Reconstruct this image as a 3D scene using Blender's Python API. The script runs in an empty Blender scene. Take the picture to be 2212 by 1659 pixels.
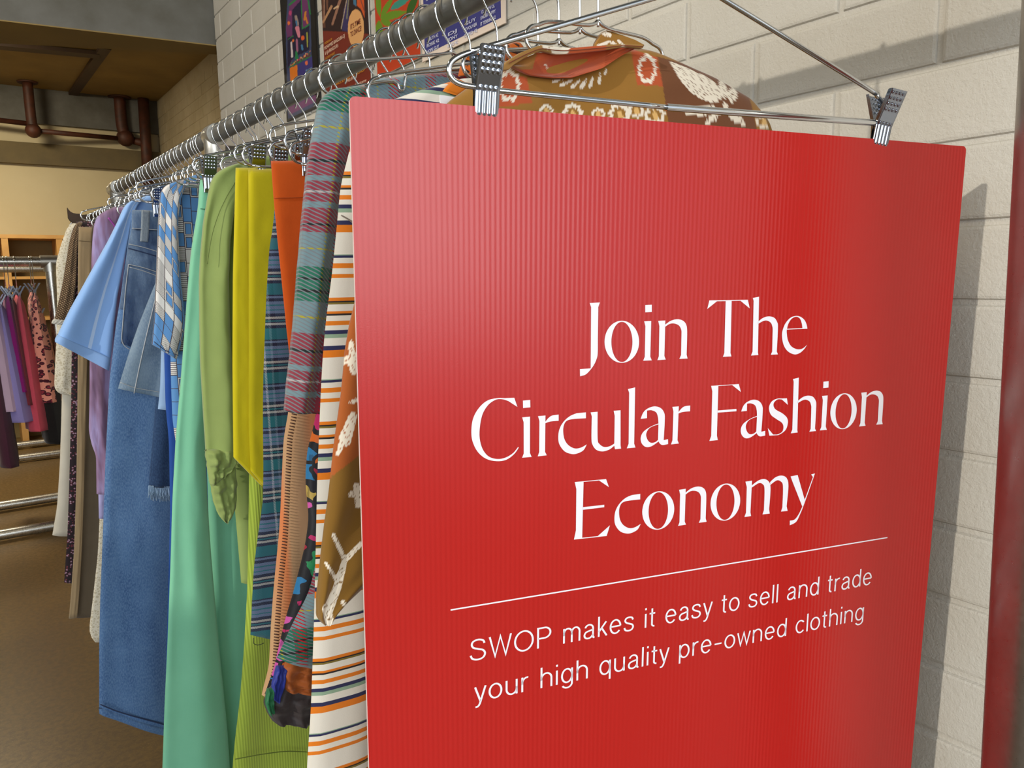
import bpy, bmesh, math, random
import numpy as np
from mathutils import Vector, Matrix, noise as mnoise
from mathutils.geometry import tessellate_polygon
random.seed(7)
SC = bpy.context.scene
COL = SC.collection
PI = math.pi
EYE = 1.45                     # camera height above the floor
# ------------------------------------------------------------------ camera
FPX, PITCH, ROLL, YAW = 1641.24, 0.142223, -0.016185, 0.626511
_cp, _sp, _cy, _sy = math.cos(PITCH), math.sin(PITCH), math.cos(YAW), math.sin(YAW)
FW = Vector((_sy*_cp, _cy*_cp, -_sp)); RT0 = Vector((_cy, -_sy, 0)); UP0 = RT0.cross(FW)
RT = math.cos(ROLL)*RT0 + math.sin(ROLL)*UP0
UP = -math.sin(ROLL)*RT0 + math.cos(ROLL)*UP0
cam_d = bpy.data.cameras.new('camera'); cam = bpy.data.objects.new('camera', cam_d); COL.objects.link(cam)
cam_d.sensor_width = 36; cam_d.lens = FPX/2212*36; cam_d.clip_start = 0.02; cam_d.clip_end = 100
m = Matrix.Identity(4)
for i in range(3):
    m[i][0], m[i][1], m[i][2] = RT[i], UP[i], -FW[i]
m[2][3] = EYE
cam.matrix_world = m
SC.camera = cam
SC.view_settings.view_transform = 'Standard'; SC.view_settings.look = 'None'
SC.view_settings.gamma = 1; SC.view_settings.use_curve_mapping = False
SC.view_settings.exposure = 0.0
# ------------------------------------------------------------------ light
w = bpy.data.worlds.new('world'); SC.world = w; w.use_nodes = True
bg = w.node_tree.nodes['Background']; bg.inputs[0].default_value = (0.80, 0.90, 1.0, 1); bg.inputs[1].default_value = 1.0
def light(name, kind, loc, energy, color, direction=None, **kw):
    d = bpy.data.lights.new(name, kind); d.energy = energy; d.color = color
    for k, v in kw.items(): setattr(d, k, v)
    o = bpy.data.objects.new(name, d); o.location = loc; COL.objects.link(o)
    if direction: o.rotation_euler = Vector(direction).to_track_quat('-Z', 'Y').to_euler()
    return o
light('sun', 'SUN', (-6, -2, 4), 1.6, (1.0, 0.92, 0.80), (1, .18, -.30), angle=math.radians(0.9))
# daylight entering through the shop front behind the camera and through the high windows on the left
light('shopfront_daylight', 'AREA', (-1.6, -3.4, 2.15), 128, (0.95, 0.98, 1.0), (0.05, 1, -0.04), shape='RECTANGLE', size=5.0, size_y=2.1)
light('high_window_daylight', 'AREA', (-3.9, .2, 2.7), 52, (0.84, 0.92, 1.0), (1, 0.05, -.22), shape='RECTANGLE', size=3.6, size_y=1.05)
# warm ceiling fittings over the back of the shop, then one added fill
light('warm_overhead_light', 'AREA', (-.4, 6.4, 3.12), 85, (1.0, 0.86, 0.62), (0.05, .25, -1), shape='DISK', size=.7)
light('warm_overhead_light', 'AREA', (-1.3, 3.9, 3.12), 115, (1.0, 0.88, 0.68), (0.3, .1, -1), shape='DISK', size=.7)
light('warm_overhead_light', 'AREA', (-.7, 1.9, 3.30), 22, (1.0, 0.84, 0.60), (0.35, .1, -1), shape='DISK', size=.5)  # added warm fill for the near wall and garment tops, no known fitting
# ------------------------------------------------------------------ maths helpers
def ray(x, y):
    return FW + RT*((x-1106)/FPX) + UP*((829.5-y)/FPX)
def onU(x, y, u):              # point of the vertical plane across the shop at distance u along the wall -> (p, h)
    d = ray(x, y); k = u/d.y; return (d.x*k, d.z*k)
def onP(x, y, p):              # point of the vertical plane parallel to the wall -> (u, h)
    d = ray(x, y); k = p/d.x; return (d.y*k, d.z*k)
def W3(p, u, h): return Vector((p, u, EYE+h))
def project(v):
    d = v-Vector((0, 0, EYE)); z = d.dot(FW)
    return 1106+FPX*d.dot(RT)/z, 829.5-FPX*d.dot(UP)/z
def railp(u): return .5411-.0302*(u-1)
def railh(u): return .3355-.0089*(u-1)
RAILR = .01685
# ------------------------------------------------------------------ object helpers
def tag(o, label=None, cat=None, group=None, kind=None):
    if label: o['label'] = label
    if cat: o['category'] = cat
    if group: o['group'] = group
    if kind: o['kind'] = kind
    return o
def thing(name, loc, label, cat, group=None):
    o = bpy.data.objects.new(name, None); o.empty_display_size = .05; COL.objects.link(o); o.location = loc
    return tag(o, label, cat, group)
def mesh_obj(name, verts, faces, mat, parent=None, uv=None, smooth=True, col=None, outward=False):
    me = bpy.data.meshes.new(name); me.from_pydata([tuple(v) for v in verts], [], faces)
    if mat is not None:
        for mm in (mat if isinstance(mat, (list, tuple)) else [mat]): me.materials.append(mm)
    if uv is not None:
        l = me.uv_layers.new(name='UVMap')
        vi = np.empty(len(me.loops), dtype=np.int32); me.loops.foreach_get('vertex_index', vi)
        l.data.foreach_set('uv', np.asarray(uv, dtype=np.float32)[vi].ravel())
    if col is not None:
        a = me.color_attributes.new('print', 'FLOAT_COLOR', 'POINT')
        c = np.ones((len(verts), 4), dtype=np.float32); c[:, :3] = col
        a.data.foreach_set('color', c.ravel())
    if outward:
        bm = bmesh.new(); bm.from_mesh(me); bmesh.ops.recalc_face_normals(bm, faces=bm.faces); bm.to_mesh(me); bm.free()
    if smooth: me.shade_smooth()
    me.update()
    o = bpy.data.objects.new(name, me)
    par = parent
    if par is not None:
        COL.objects.link(o); o.parent = par
        root = par
        # parents that are meshes sit at the world origin, parents that are empties at their location
        off = Vector((0, 0, 0))
        while root is not None:
            off += root.location; root = root.parent
        o.matrix_parent_inverse = Matrix.Translation(-off) if par.parent is None else Matrix.Identity(4)
        if par.parent is not None:
            o.matrix_parent_inverse = Matrix.Identity(4)
    else:
        COL.objects.link(o)
    return o
class MB:
    def __init__(s): s.v = []; s.f = []
    def add(s, v, f):
        n = len(s.v); s.v += [tuple(q) for q in v]; s.f += [tuple(i+n for i in q) for q in f]
    def box(s, a, b, bev=0):
        x0, y0, z0 = a; x1, y1, z1 = b
        s.add([(x0,y0,z0),(x1,y0,z0),(x1,y1,z0),(x0,y1,z0),(x0,y0,z1),(x1,y0,z1),(x1,y1,z1),(x0,y1,z1)],
              [(0,3,2,1),(4,5,6,7),(0,1,5,4),(1,2,6,5),(2,3,7,6),(3,0,4,7)])
    def tube(s, pts, r, seg=10, cap=True):
        pts = [Vector(q) for q in pts]; n = len(pts); rr = r if isinstance(r, (list, tuple)) else [r]*n
        t0 = (pts[1]-pts[0]).normalized(); a = Vector((0, 0, 1)) if abs(t0.z) < .9 else Vector((1, 0, 0))
        nrm = t0.cross(a).normalized(); V = []
        for i in range(n):
            t = (pts[min(i+1, n-1)]-pts[max(i-1, 0)]).normalized()
            nrm = (nrm-t*nrm.dot(t)).normalized(); b = t.cross(nrm)
            for k in range(seg):
                an = 2*PI*k/seg; V.append(pts[i]+(nrm*math.cos(an)+b*math.sin(an))*rr[i])
        F = [(i*seg+k, i*seg+(k+1) % seg, (i+1)*seg+(k+1) % seg, (i+1)*seg+k) for i in range(n-1) for k in range(seg)]
        if cap: F += [tuple(range(seg))[::-1], tuple((n-1)*seg+k for k in range(seg))]
        s.add(V, F)
    def sphere(s, c, r, seg=10, rings=6, sc=(1, 1, 1)):
        V = []; c = Vector(c)
        for i in range(rings+1):
            th = PI*i/rings
            for k in range(seg):
                an = 2*PI*k/seg
                V.append(c+Vector((math.sin(th)*math.cos(an)*sc[0], math.sin(th)*math.sin(an)*sc[1], math.cos(th)*sc[2]))*r)
        s.add(V, [(i*seg+k, (i+1)*seg+k, (i+1)*seg+(k+1) % seg, i*seg+(k+1) % seg) for i in range(rings) for k in range(seg)])
    def lathe(s, base, axis, prof, seg=20):
        base = Vector(base); ax = Vector(axis).normalized(); a = Vector((0, 0, 1)) if abs(ax.z) < .9 else Vector((1, 0, 0))
        n = ax.cross(a).normalized(); b = ax.cross(n); V = []
        for (d, r) in prof:
            for k in range(seg):
                an = 2*PI*k/seg; V.append(base+ax*d+(n*math.cos(an)+b*math.sin(an))*r)
        m_ = len(prof)
        F = [(i*seg+k, i*seg+(k+1) % seg, (i+1)*seg+(k+1) % seg, (i+1)*seg+k) for i in range(m_-1) for k in range(seg)]
        F += [tuple(range(seg))[::-1], tuple((m_-1)*seg+k for k in range(seg))]
        s.add(V, F)
    def build(s, name, mat, parent=None, smooth=True): return mesh_obj(name, s.v, s.f, mat, parent, smooth=smooth, outward=True)
def auto_sharp(o, deg=35):
    me = o.data; me.shade_smooth(); me.set_sharp_from_angle(angle=math.radians(deg)); return o
def smooth_path(pts, k=6):
    P = [Vector(q) for q in pts]; out = []
    for i in range(len(P)-1):
        a = P[max(i-1, 0)]; b = P[i]; c = P[i+1]; d = P[min(i+2, len(P)-1)]
        for j in range(k):
            t = j/k
            out.append(.5*((2*b)+(c-a)*t+(2*a-5*b+4*c-d)*t*t+(3*b-a-3*c+d)*t**3))
    out.append(P[-1]); return out
# ------------------------------------------------------------------ materials
def lin(c): return c/12.92 if c <= .04045 else ((c+.055)/1.055)**2.4
def C(r, g, b): return (lin(r/255), lin(g/255), lin(b/255), 1)
class NT:
    def __init__(s, name):
        s.m = bpy.data.materials.new(name); s.m.use_nodes = True; s.t = s.m.node_tree
        s.b = s.t.nodes['Principled BSDF']; s.L = s.t.links.new
    def n(s, ty, **kw):
        q = s.t.nodes.new(ty)
        for k, v in kw.items(): setattr(q, k, v)
        return q
    def put(s, sock, v):
        if isinstance(v, bpy.types.NodeSocket): s.L(v, sock)
        elif v is not None: sock.default_value = v
    def M(s, op, a, b=None, c=None):
        q = s.n('ShaderNodeMath', operation=op); s.put(q.inputs[0], a); s.put(q.inputs[1], b)
        if c is not None: s.put(q.inputs[2], c)
        return q.outputs[0]
    def uv(s):
        q = s.n('ShaderNodeUVMap'); x = s.n('ShaderNodeSeparateXYZ'); s.L(q.outputs[0], x.inputs[0])
        s.uvv = q.outputs[0]; return x.outputs[0], x.outputs[1]
    def pos(s):
        q = s.n('ShaderNodeNewGeometry'); return q.outputs['Position']
    def ramp(s, v, stops, interp='CONSTANT'):
        q = s.n('ShaderNodeValToRGB'); r = q.color_ramp; r.interpolation = interp
        while len(r.elements) < len(stops): r.elements.new(.5)
        for e, (p, c) in zip(r.elements, stops): e.position = p
        for e, (p, c) in zip(r.elements, stops): e.color = c
        s.L(v, q.inputs[0]); return q.outputs[0]
    def per(s, v, period, off=0): return s.M('FRACT', s.M('ADD', s.M('DIVIDE', v, period), off+50))
    def mix(s, f, a, b):
        q = s.n('ShaderNodeMix', data_type='RGBA'); s.put(q.inputs[0], f); s.put(q.inputs[6], a); s.put(q.inputs[7], b); return q.outputs[2]
    def noise(s, vec, scale, detail=3, rough=.6):
        q = s.n('ShaderNodeTexNoise'); s.put(q.inputs['Vector'], vec); q.inputs['Scale'].default_value = scale
        q.inputs['Detail'].default_value = detail; q.inputs['Roughness'].default_value = rough; return q.outputs[0], q.outputs[1]
    def vec(s, x, y, z=0.0):
        q = s.n('ShaderNodeCombineXYZ'); s.put(q.inputs[0], x); s.put(q.inputs[1], y); s.put(q.inputs[2], z); return q.outputs[0]
    def bump(s, h, strength=.3, dist=.001, prev=None):
        q = s.n('ShaderNodeBump'); q.inputs['Strength'].default_value = strength; q.inputs['Distance'].default_value = dist
        s.L(h, q.inputs['Height'])
        if prev is not None: s.L(prev, q.inputs['Normal'])
        s.L(q.outputs[0], s.b.inputs['Normal']); return q.outputs[0]
    def set(s, color=None, rough=None, metal=None, **kw):
        if color is not None: s.put(s.b.inputs['Base Color'], color)
        if rough is not None: s.put(s.b.inputs['Roughness'], rough)
        if metal is not None: s.b.inputs['Metallic'].default_value = metal
        for k, v in kw.items(): s.put(s.b.inputs[k.replace('_', ' ')], v)
        return s.m
def plain(name, c, rough=.6, metal=0, **kw): return NT(name).set(c, rough, metal, **kw)
def mottled(name, c1, c2, scale=6, rough=.7, bump=.15, bscale=60, dist=.002):
    n = NT(name); p = n.pos(); f, _ = n.noise(p, scale, 5)
    f = n.ramp(f, [(.3, (0, 0, 0, 1)), (.7, (1, 1, 1, 1))], 'LINEAR')
    n.set(n.mix(f, c1, c2), rough); g, _ = n.noise(p, bscale, 4); n.bump(g, bump, dist); return n.m
def finish_cloth(n, color, rough=.88, weave=900, wrinkle=.5, sheen=.25):
    """cloth: fine weave relief and soft creases in the normal"""
    x, y = n.uv() if not hasattr(n, 'uvv') else (None, None)
    f, _ = n.noise(n.uvv, 28, 3); v = n.n('ShaderNodeMapping'); n.L(n.uvv, v.inputs[0]); v.inputs['Scale'].default_value = (1, 1.0, 1)
    b1 = n.bump(f, .22*wrinkle, .006)
    g, _ = n.noise(n.uvv, weave, 2); n.bump(g, .18, .0006, b1)
    n.set(color, rough, Sheen_Weight=sheen, Specular_IOR_Level=.25); n.b.inputs['Sheen Roughness'].default_value = .5
    return n.m
def cloth(name, c, c2=None, **kw):
    n = NT(name); n.uv()
    if c2 is None: c2 = tuple(q*.86 for q in c[:3])+(1,)
    f, _ = n.noise(n.uvv, 14, 4); return finish_cloth(n, n.mix(f, c, c2), **kw)
def stripes_cloth(name, stops, period, axis='y', off=0, **kw):
    n = NT(name); x, y = n.uv(); v = y if axis == 'y' else x
    return finish_cloth(n, n.ramp(n.per(v, period, off), stops), **kw)
def weave_cloth(name, sx, px, sy, py, twill=.004, ox=0, oy=0, flip=False, thr=.33, **kw):
    """tartan: warp and weft bands crossing in a diagonal twill"""
    n = NT(name); x, y = n.uv()
    a = n.ramp(n.per(x, px, ox), sx); b = n.ramp(n.per(n.M('MULTIPLY', y, -1.0) if flip else y, py, oy), sy)
    d = n.M('GREATER_THAN', n.per(n.M('ADD', n.M('MULTIPLY', x, .55), y), twill), thr)
    return finish_cloth(n, n.mix(d, a, b), **kw)
def denim(name, c1, c2, c3, **kw):
    n = NT(name); x, y = n.uv()
    f, _ = n.noise(n.vec(n.M('MULTIPLY', x, 3.0), y), 9, 5); f = n.ramp(f, [(.35, (0, 0, 0, 1)), (.68, (1, 1, 1, 1))], 'LINEAR')
    g, _ = n.noise(n.vec(x, n.M('MULTIPLY', y, .35)), 520, 2); g = n.ramp(g, [(.42, (0, 0, 0, 1)), (.62, (1, 1, 1, 1))], 'LINEAR')
    c = n.mix(f, c1, c2); c = n.mix(n.M('MULTIPLY', g, .45), c, c3); return finish_cloth(n, c, weave=700, **kw)
def print_mat(name, rough=.85, cloth_like=True):
    n = NT(name); q = n.n('ShaderNodeVertexColor'); q.layer_name = 'print'
    if cloth_like: n.uv(); return finish_cloth(n, q.outputs[0], rough)
    return n.set(q.outputs[0], rough)
def geo_print(shear=0.0, k=1.0):
    n = NT('blue_geometric_print'); x, y = n.uv(); y = n.M('ADD', y, n.M('MULTIPLY', x, shear))
    cx = n.M('DIVIDE', x, .0165*k); col = n.M('FLOOR', cx); fx = n.M('FRACT', n.M('ADD', cx, 100))
    wn = n.n('ShaderNodeTexWhiteNoise', noise_dimensions='1D'); n.L(col, wn.inputs['W'])
    cyy = n.M('ADD', n.M('DIVIDE', y, .027*k), n.M('MULTIPLY', wn.outputs[0], 7)); row = n.M('FLOOR', cyy); fy = n.M('FRACT', n.M('ADD', cyy, 100))
    w2 = n.n('ShaderNodeTexWhiteNoise', noise_dimensions='2D'); n.L(n.vec(col, row), w2.inputs['Vector']); r = w2.outputs[0]
    blue, white, line = C(88, 138, 194), C(212, 210, 208), C(74, 62, 66)
    base = n.ramp(r, [(0, blue), (.46, white), (.56, white), (.84, blue)])
    lin_ = n.M('LESS_THAN', n.M('FRACT', n.M('MULTIPLY', fy, 7)), .34)
    islined = n.M('MULTIPLY', n.M('GREATER_THAN', r, .56), n.M('LESS_THAN', r, .84))
    c = n.mix(n.M('MULTIPLY', islined, lin_), base, line)
    ex = n.M('ABSOLUTE', n.M('SUBTRACT', fx, .5)); ey = n.M('ABSOLUTE', n.M('SUBTRACT', fy, .5))
    # framed tiles
    fr = n.M('MAXIMUM', n.M('MULTIPLY', n.M('GREATER_THAN', ex, .30), n.M('LESS_THAN', ex, .38)), n.M('MULTIPLY', n.M('GREATER_THAN', ey, .36), n.M('LESS_THAN', ey, .41)))
    inside = n.M('MULTIPLY', n.M('LESS_THAN', ex, .38), n.M('LESS_THAN', ey, .41))
    isfr = n.M('GREATER_THAN', r, .84)
    c = n.mix(n.M('MULTIPLY', isfr, n.M('MULTIPLY', fr, inside)), c, line)
    out = n.M('MULTIPLY', isfr, n.M('SUBTRACT', 1.0, inside)); c = n.mix(out, c, white)
    edge = n.M('MAXIMUM', n.M('GREATER_THAN', ex, .455), n.M('GREATER_THAN', ey, .475))
    return finish_cloth(n, n.mix(edge, c, line))
def silk_print():
    n = NT('multicolour_silk_print'); x, y = n.uv()
    v = n.n('ShaderNodeTexVoronoi', feature='F1'); ve = n.n('ShaderNodeTexVoronoi', feature='DISTANCE_TO_EDGE')
    nz, nc = n.noise(n.uvv, 30, 2); p = n.n('ShaderNodeMix', data_type='RGBA'); p.inputs[0].default_value = .04; n.L(n.uvv, p.inputs[6]); n.L(nc, p.inputs[7])
    for q in (v, ve): n.L(p.outputs[2], q.inputs['Vector']); q.inputs['Scale'].default_value = 36
    sx = n.n('ShaderNodeSeparateColor'); n.L(v.outputs['Color'], sx.inputs[0])
    c = n.ramp(sx.outputs[0], [(0, C(176, 24, 92)), (.17, C(30, 130, 78)), (.32, C(196, 80, 160)), (.45, C(30, 110, 160)), (.58, C(200, 96, 24)), (.70, C(176, 150, 70)), (.80, C(150, 20, 50)), (.9, C(40, 60, 170))])
    st = n.M('GREATER_THAN', n.noise(n.vec(n.M('MULTIPLY', x, 260.), n.M('MULTIPLY', y, 40.)), 1, 1)[0], .60)
    c = n.mix(n.M('MULTIPLY', st, .45), c, C(16, 14, 20))
    e = n.M('LESS_THAN', ve.outputs[0], .10)
    return finish_cloth(n, n.mix(e, c, C(14, 14, 22)), rough=.5)
def leopard():
    n = NT('pink_leopard_print'); n.uv(); v = n.n('ShaderNodeTexVoronoi', feature='F1'); n.L(n.uvv, v.inputs['Vector']); v.inputs['Scale'].default_value = 40
    c = n.ramp(v.outputs[0], [(0, C(150, 50, 66)), (.24, C(70, 12, 34)), (.46, C(238, 160, 140))]); return finish_cloth(n, c)
def dots():
    n = NT('brown_dotted_voile'); x, y = n.uv()
    a = n.M('SUBTRACT', n.M('FRACT', n.M('ADD', n.M('DIVIDE', n.M('ADD', x, y), .0065), 100)), .5); b = n.M('SUBTRACT', n.M('FRACT', n.M('ADD', n.M('DIVIDE', n.M('SUBTRACT', x, y), .0065), 100)), .5)
    d = n.M('ADD', n.M('MULTIPLY', a, a), n.M('MULTIPLY', b, b)); f = n.M('LESS_THAN', d, .06)
    return finish_cloth(n, n.mix(f, C(92, 70, 52), C(196, 170, 130)))
def small_floral():
    n = NT('dark_floral_print'); n.uv(); v = n.n('ShaderNodeTexVoronoi', feature='F1'); n.L(n.uvv, v.inputs['Vector']); v.inputs['Scale'].default_value = 150
    return finish_cloth(n, n.ramp(v.outputs[0], [(0, C(150, 130, 150)), (.3, C(110, 50, 60)), (.42, C(40, 30, 36))]))
def corduroy(name, c1, c2):
    n = NT(name); x, y = n.uv(); f = n.M('ABSOLUTE', n.M('SUBTRACT', n.per(x, .0042), .5))
    g = n.M('MULTIPLY', f, 2.0); n.set(n.mix(g, c2, c1), .9, Sheen_Weight=.4); n.bump(g, .5, .0012); return n.m
def lace():
    n = NT('cream_lace'); n.uv(); v = n.n('ShaderNodeTexVoronoi', feature='DISTANCE_TO_EDGE'); n.L(n.uvv, v.inputs['Vector']); v.inputs['Scale'].default_value = 150
    f = n.M('LESS_THAN', v.outputs[0], .14); c = n.mix(f, C(206, 194, 166), C(232, 224, 204)); return finish_cloth(n, c)
def chrome(name='chrome', c=(.76, .78, .80, 1), r=.12): return plain(name, c, r, 1)
def brick_paint(name, c, c2):
    n = NT(name); p = n.pos(); f, _ = n.noise(p, 3.2, 4); f2, _ = n.noise(p, 40, 3)
    f = n.ramp(f, [(.35, (0, 0, 0, 1)), (.72, (1, 1, 1, 1))], 'LINEAR')
    st, _ = n.noise(p, 1.7, 3); st = n.ramp(st, [(.56, (0, 0, 0, 1)), (.74, (1, 1, 1, 1))], 'LINEAR')
    cc = n.mix(n.M('MULTIPLY', st, .6), n.mix(f, c, c2), tuple(a*b for a, b in zip(c2, (.86, .76, .58, 1))))
    n.set(cc, .66, Specular_IOR_Level=.4)
    g, _ = n.noise(p, 130, 5, .7); h, _ = n.noise(p, 340, 3)
    b1 = n.bump(g, .6, .002); n.bump(h, .6, .0012, b1)
    return n.m
def sign_mat():
    n = NT('red_fluted_plastic'); q = n.n('ShaderNodeTexCoord'); x = n.n('ShaderNodeSeparateXYZ'); n.L(q.outputs['Object'], x.inputs[0])
    f = n.M('SINE', n.M('MULTIPLY', x.outputs[0], 2*PI/.0042)); g, _ = n.noise(q.outputs['Object'], 9, 3)
    n.set(C(184, 31, 26), n.M('ADD', n.M('MULTIPLY', g, .08), .20), Specular_IOR_Level=.52)
    b = n.bump(f, .10, .0004); s2, _ = n.noise(q.outputs['Object'], 900, 2); n.bump(s2, .10, .0004, b); return n.m
def galv(name, c=(.30, .30, .28, 1), rough=.42):
    n = NT(name); p = n.pos(); f, _ = n.noise(p, 28, 5); g, _ = n.noise(p, 160, 3)
    n.set(n.mix(f, c, tuple(q*.62 for q in c[:3])+(1,)), n.M('ADD', n.M('MULTIPLY', g, .22), rough-.1), .92); n.bump(g, .08, .0006); return n.m
CHROME = chrome(); CHROME2 = chrome('satin_chrome', (.62, .62, .60, 1), .26)
WHITE_PRINT = plain('white_vinyl_lettering', C(244, 240, 246), .35)
# ------------------------------------------------------------------ setting
P1, P2, U2, UE = .899, 1.80, 8.5, 3.15         # near wall face, recessed wall face, back wall, end of near wall
H0, BU0, BH, BL = .2204, .6722, .086, .24       # brick course datum, perpend datum, course height, brick length
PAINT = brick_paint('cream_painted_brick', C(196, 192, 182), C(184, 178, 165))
PAINT_DIM = brick_paint('dim_cream_painted_brick', C(164, 152, 126), C(148, 136, 108))  # cream paint darkened, the dimness of the recess put into its colour
def slab(name, a, b, mat, kind='structure', parent=None):
    q = MB(); q.box(a, b); o = q.build(name, mat, parent, smooth=False)
    if kind: o['kind'] = kind
    return o
CONC = mottled('bare_concrete', C(108, 108, 104), C(84, 82, 74), 5, .85)
n_ = NT('polished_concrete_floor'); p_ = n_.pos(); f_, _ = n_.noise(p_, 1.1, 6); g_, _ = n_.noise(p_, 55, 4); k_, _ = n_.noise(p_, 190, 2)
f_ = n_.ramp(f_, [(.3, (0, 0, 0, 1)), (.7, (1, 1, 1, 1))], 'LINEAR'); k2_ = n_.ramp(k_, [(.60, (0, 0, 0, 1)), (.68, (1, 1, 1, 1))], 'LINEAR'); g2_ = n_.ramp(g_, [(.4, (0, 0, 0, 1)), (.62, (1, 1, 1, 1))], 'LINEAR')
c_ = n_.mix(f_, C(126, 100, 56), C(100, 80, 48)); c_ = n_.mix(n_.M('MULTIPLY', g2_, .5), c_, C(70, 55, 36)); c_ = n_.mix(n_.M('MULTIPLY', k2_, .35), c_, C(160, 138, 104))
FLOOR_M = n_.set(c_, n_.M('ADD', n_.M('MULTIPLY', g_, .3), .22)); n_.bump(g_, .12, .001)
floor = slab('floor', (-4.2, -6, -.1), (2.3, 9, 0), FLOOR_M)
CEIL = EYE+1.77
PLY = mottled('plywood_soffit', C(146, 122, 66), C(122, 100, 52), 2.2, .7)
slab('ceiling', (-4.2, -3.6, CEIL+.25), (2.3, 3.45, CEIL+.4), CONC)
o_ = slab('ceiling', (-4.2, 3.45, CEIL), (2.3, 8.7, CEIL+.2), PLY)
CREAM = mottled('cream_plaster', C(200, 188, 154), C(190, 176, 140), 1.5, .8, .05)
wall_back = slab('wall_back', (-4.2, U2, -.0), (2.3, U2+.2, CEIL), CREAM)
wall_right = slab('wall_right', (P1+.0035, -.6, 0), (P1+.9, UE-.004, CEIL+.3), PAINT)
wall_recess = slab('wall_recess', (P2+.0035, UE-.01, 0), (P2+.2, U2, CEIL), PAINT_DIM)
PLAST = mottled('pale_plaster', C(190, 186, 176), C(178, 172, 160), 2, .8, .05)
WIN = dict(u0=-1.95, u1=1.45, h0=.72, h1=2.0)
q = MB(); X0, X1 = -4.2, -4.0
q.box((X0, -3.6, 0), (X1, WIN['u0'], CEIL+.3)); q.box((X0, WIN['u1'], 0), (X1, 8.7, CEIL+.3))
q.box((X0, WIN['u0'], 0), (X1, WIN['u1'], EYE+WIN['h0'])); q.box((X0, WIN['u0'], EYE+WIN['h1']), (X1, WIN['u1'], CEIL+.3))
o_ = q.build('wall_left', PLAST, smooth=False); o_['kind'] = 'structure'
# --- bricks of the painted walls
def brick_mesh(name, L, Hh, mat, ch=.0045, dp=.0035):
    a, b = L/2-.0045, Hh/2-.0045
    V = [(dp, -a-.0015, -b-.0015), (dp, a+.0015, -b-.0015), (dp, a+.0015, b+.0015), (dp, -a-.0015, b+.0015),
         (.0008, -a, -b), (.0008, a, -b), (.0008, a, b), (.0008, -a, b), (0, -a+.003, -b+.003), (0, a-.003, -b+.003), (0, a-.003, b-.003), (0, -a+.003, b-.003)]
    F = [(11, 10, 9, 8)]
    for i in range(4):
        j = (i+1) % 4; F += [(i, 4+i, 4+j, j), (4+i, 8+i, 8+j, 4+j)]
    F = [tuple(f[::-1]) for f in F]; F[0] = (8, 9, 10, 11)[::-1]
    me = bpy.data.meshes.new(name); me.from_pydata(V, [], F); me.materials.append(mat); me.update(); return me
def lay(wall, pface, u_lo, u_hi, h_lo, h_hi, mat, vis):
    base = brick_mesh('brick', BL, BH, mat); rest = MB(); cnt = 0; rnd = random.Random(3)
    r0 = math.ceil((h_lo-H0)/BH); r1 = math.floor((h_hi-H0)/BH)
    for r in range(r0, r1):
        hc = H0+(r+.5)*BH; k = math.floor((u_lo-BU0)/BL)-1
        while True:
            ua = BU0+k*BL+(BL/2 if r % 2 else 0); ub = ua+BL; k += 1
            if ua > u_hi: break
            if ub < u_lo: continue
            ca, cb = max(ua, u_lo), min(ub, u_hi)
            if cb-ca < .03: continue
            full = cb-ca > BL-.001; uc = (ca+cb)/2
            v = vis(uc, hc)
            if v and cnt < 296:
                o = bpy.data.objects.new('brick', base if full else brick_mesh('brick', cb-ca, BH, mat)); COL.objects.link(o); o.parent = wall
                o.location = (pface+rnd.uniform(-.0008, .0010), uc, EYE+hc); o.rotation_euler = (rnd.uniform(-.004, .004), 0, rnd.uniform(-.003, .003)); cnt += 1
            else:
                me = brick_mesh('t', cb-ca, BH, mat)
                rest.add([(x+pface, y+uc, z+EYE+hc) for x, y, z in (vv.co for vv in me.vertices)], [tuple(p.vertices) for p in me.polygons]); bpy.data.meshes.remove(me)
    if rest.v:
        o = rest.build('brickwork', mat, wall, smooth=False); o['kind'] = 'stuff'
def vis_near(u, h):
    x, y = project(W3(P1, u, h))
    if not (-60 < x < 2290 and -60 < y < 1720): return False
    return (x > 1930) or (x > 1050 and y < 360) or (x <= 1050 and y < 60+(1000-x)*.56)
def vis_rec(u, h):
    x, y = project(W3(P2, u, h)); return 315 < x < 490 and y > 60 and y < 100+(1000-x)*.53
lay(wall_right, P1, .12, UE, -EYE+.02, 1.6, PAINT, vis_near)
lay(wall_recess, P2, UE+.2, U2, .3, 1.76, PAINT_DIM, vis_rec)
# --- beams, lintel and dark strips under the plywood
def hU(x, y, u): return onU(x, y, u)[1]
hb = hU(463, 98, UE)
hf = hU(200, 277, U2-.05)
slab('trim_2', (-4.0, U2-.05, EYE+hf), (P2, U2, CEIL), CONC)
slab('trim_3', (-4.0, U2-.06, EYE+hU(200, 362, U2-.06)), (P2, U2, EYE+hU(200, 318, U2-.06)), mottled('stained_concrete', C(112, 98, 66), C(92, 82, 60), 4, .85))
DARKW = mottled('dark_stained_timber', C(66, 44, 22), C(50, 34, 18), 6, .6)
def onH(x, y, h):
    d = ray(x, y); k = h/d.z; return d.x*k, d.y*k
hc_ = CEIL-EYE
def prism(name, plan, z0, z1, mat):
    n = len(plan); V = [(x, y, z0) for x, y in plan]+[(x, y, z1) for x, y in plan]
    o = mesh_obj(name, V, [tuple(range(n))[::-1], tuple(range(n, 2*n))]+[(i, (i+1) % n, n+(i+1) % n, n+i) for i in range(n)], mat, smooth=False, outward=True); o['kind'] = 'structure'; return o
def ext(a, b, x): k = (x-a[0])/(b[0]-a[0]); return (x, a[1]+(b[1]-a[1])*k)
na, nb, fa, fb = onH(0, 43, hb), onH(463, 97, hb), onH(0, 84, hb), onH(463, 107, hb)
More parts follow.
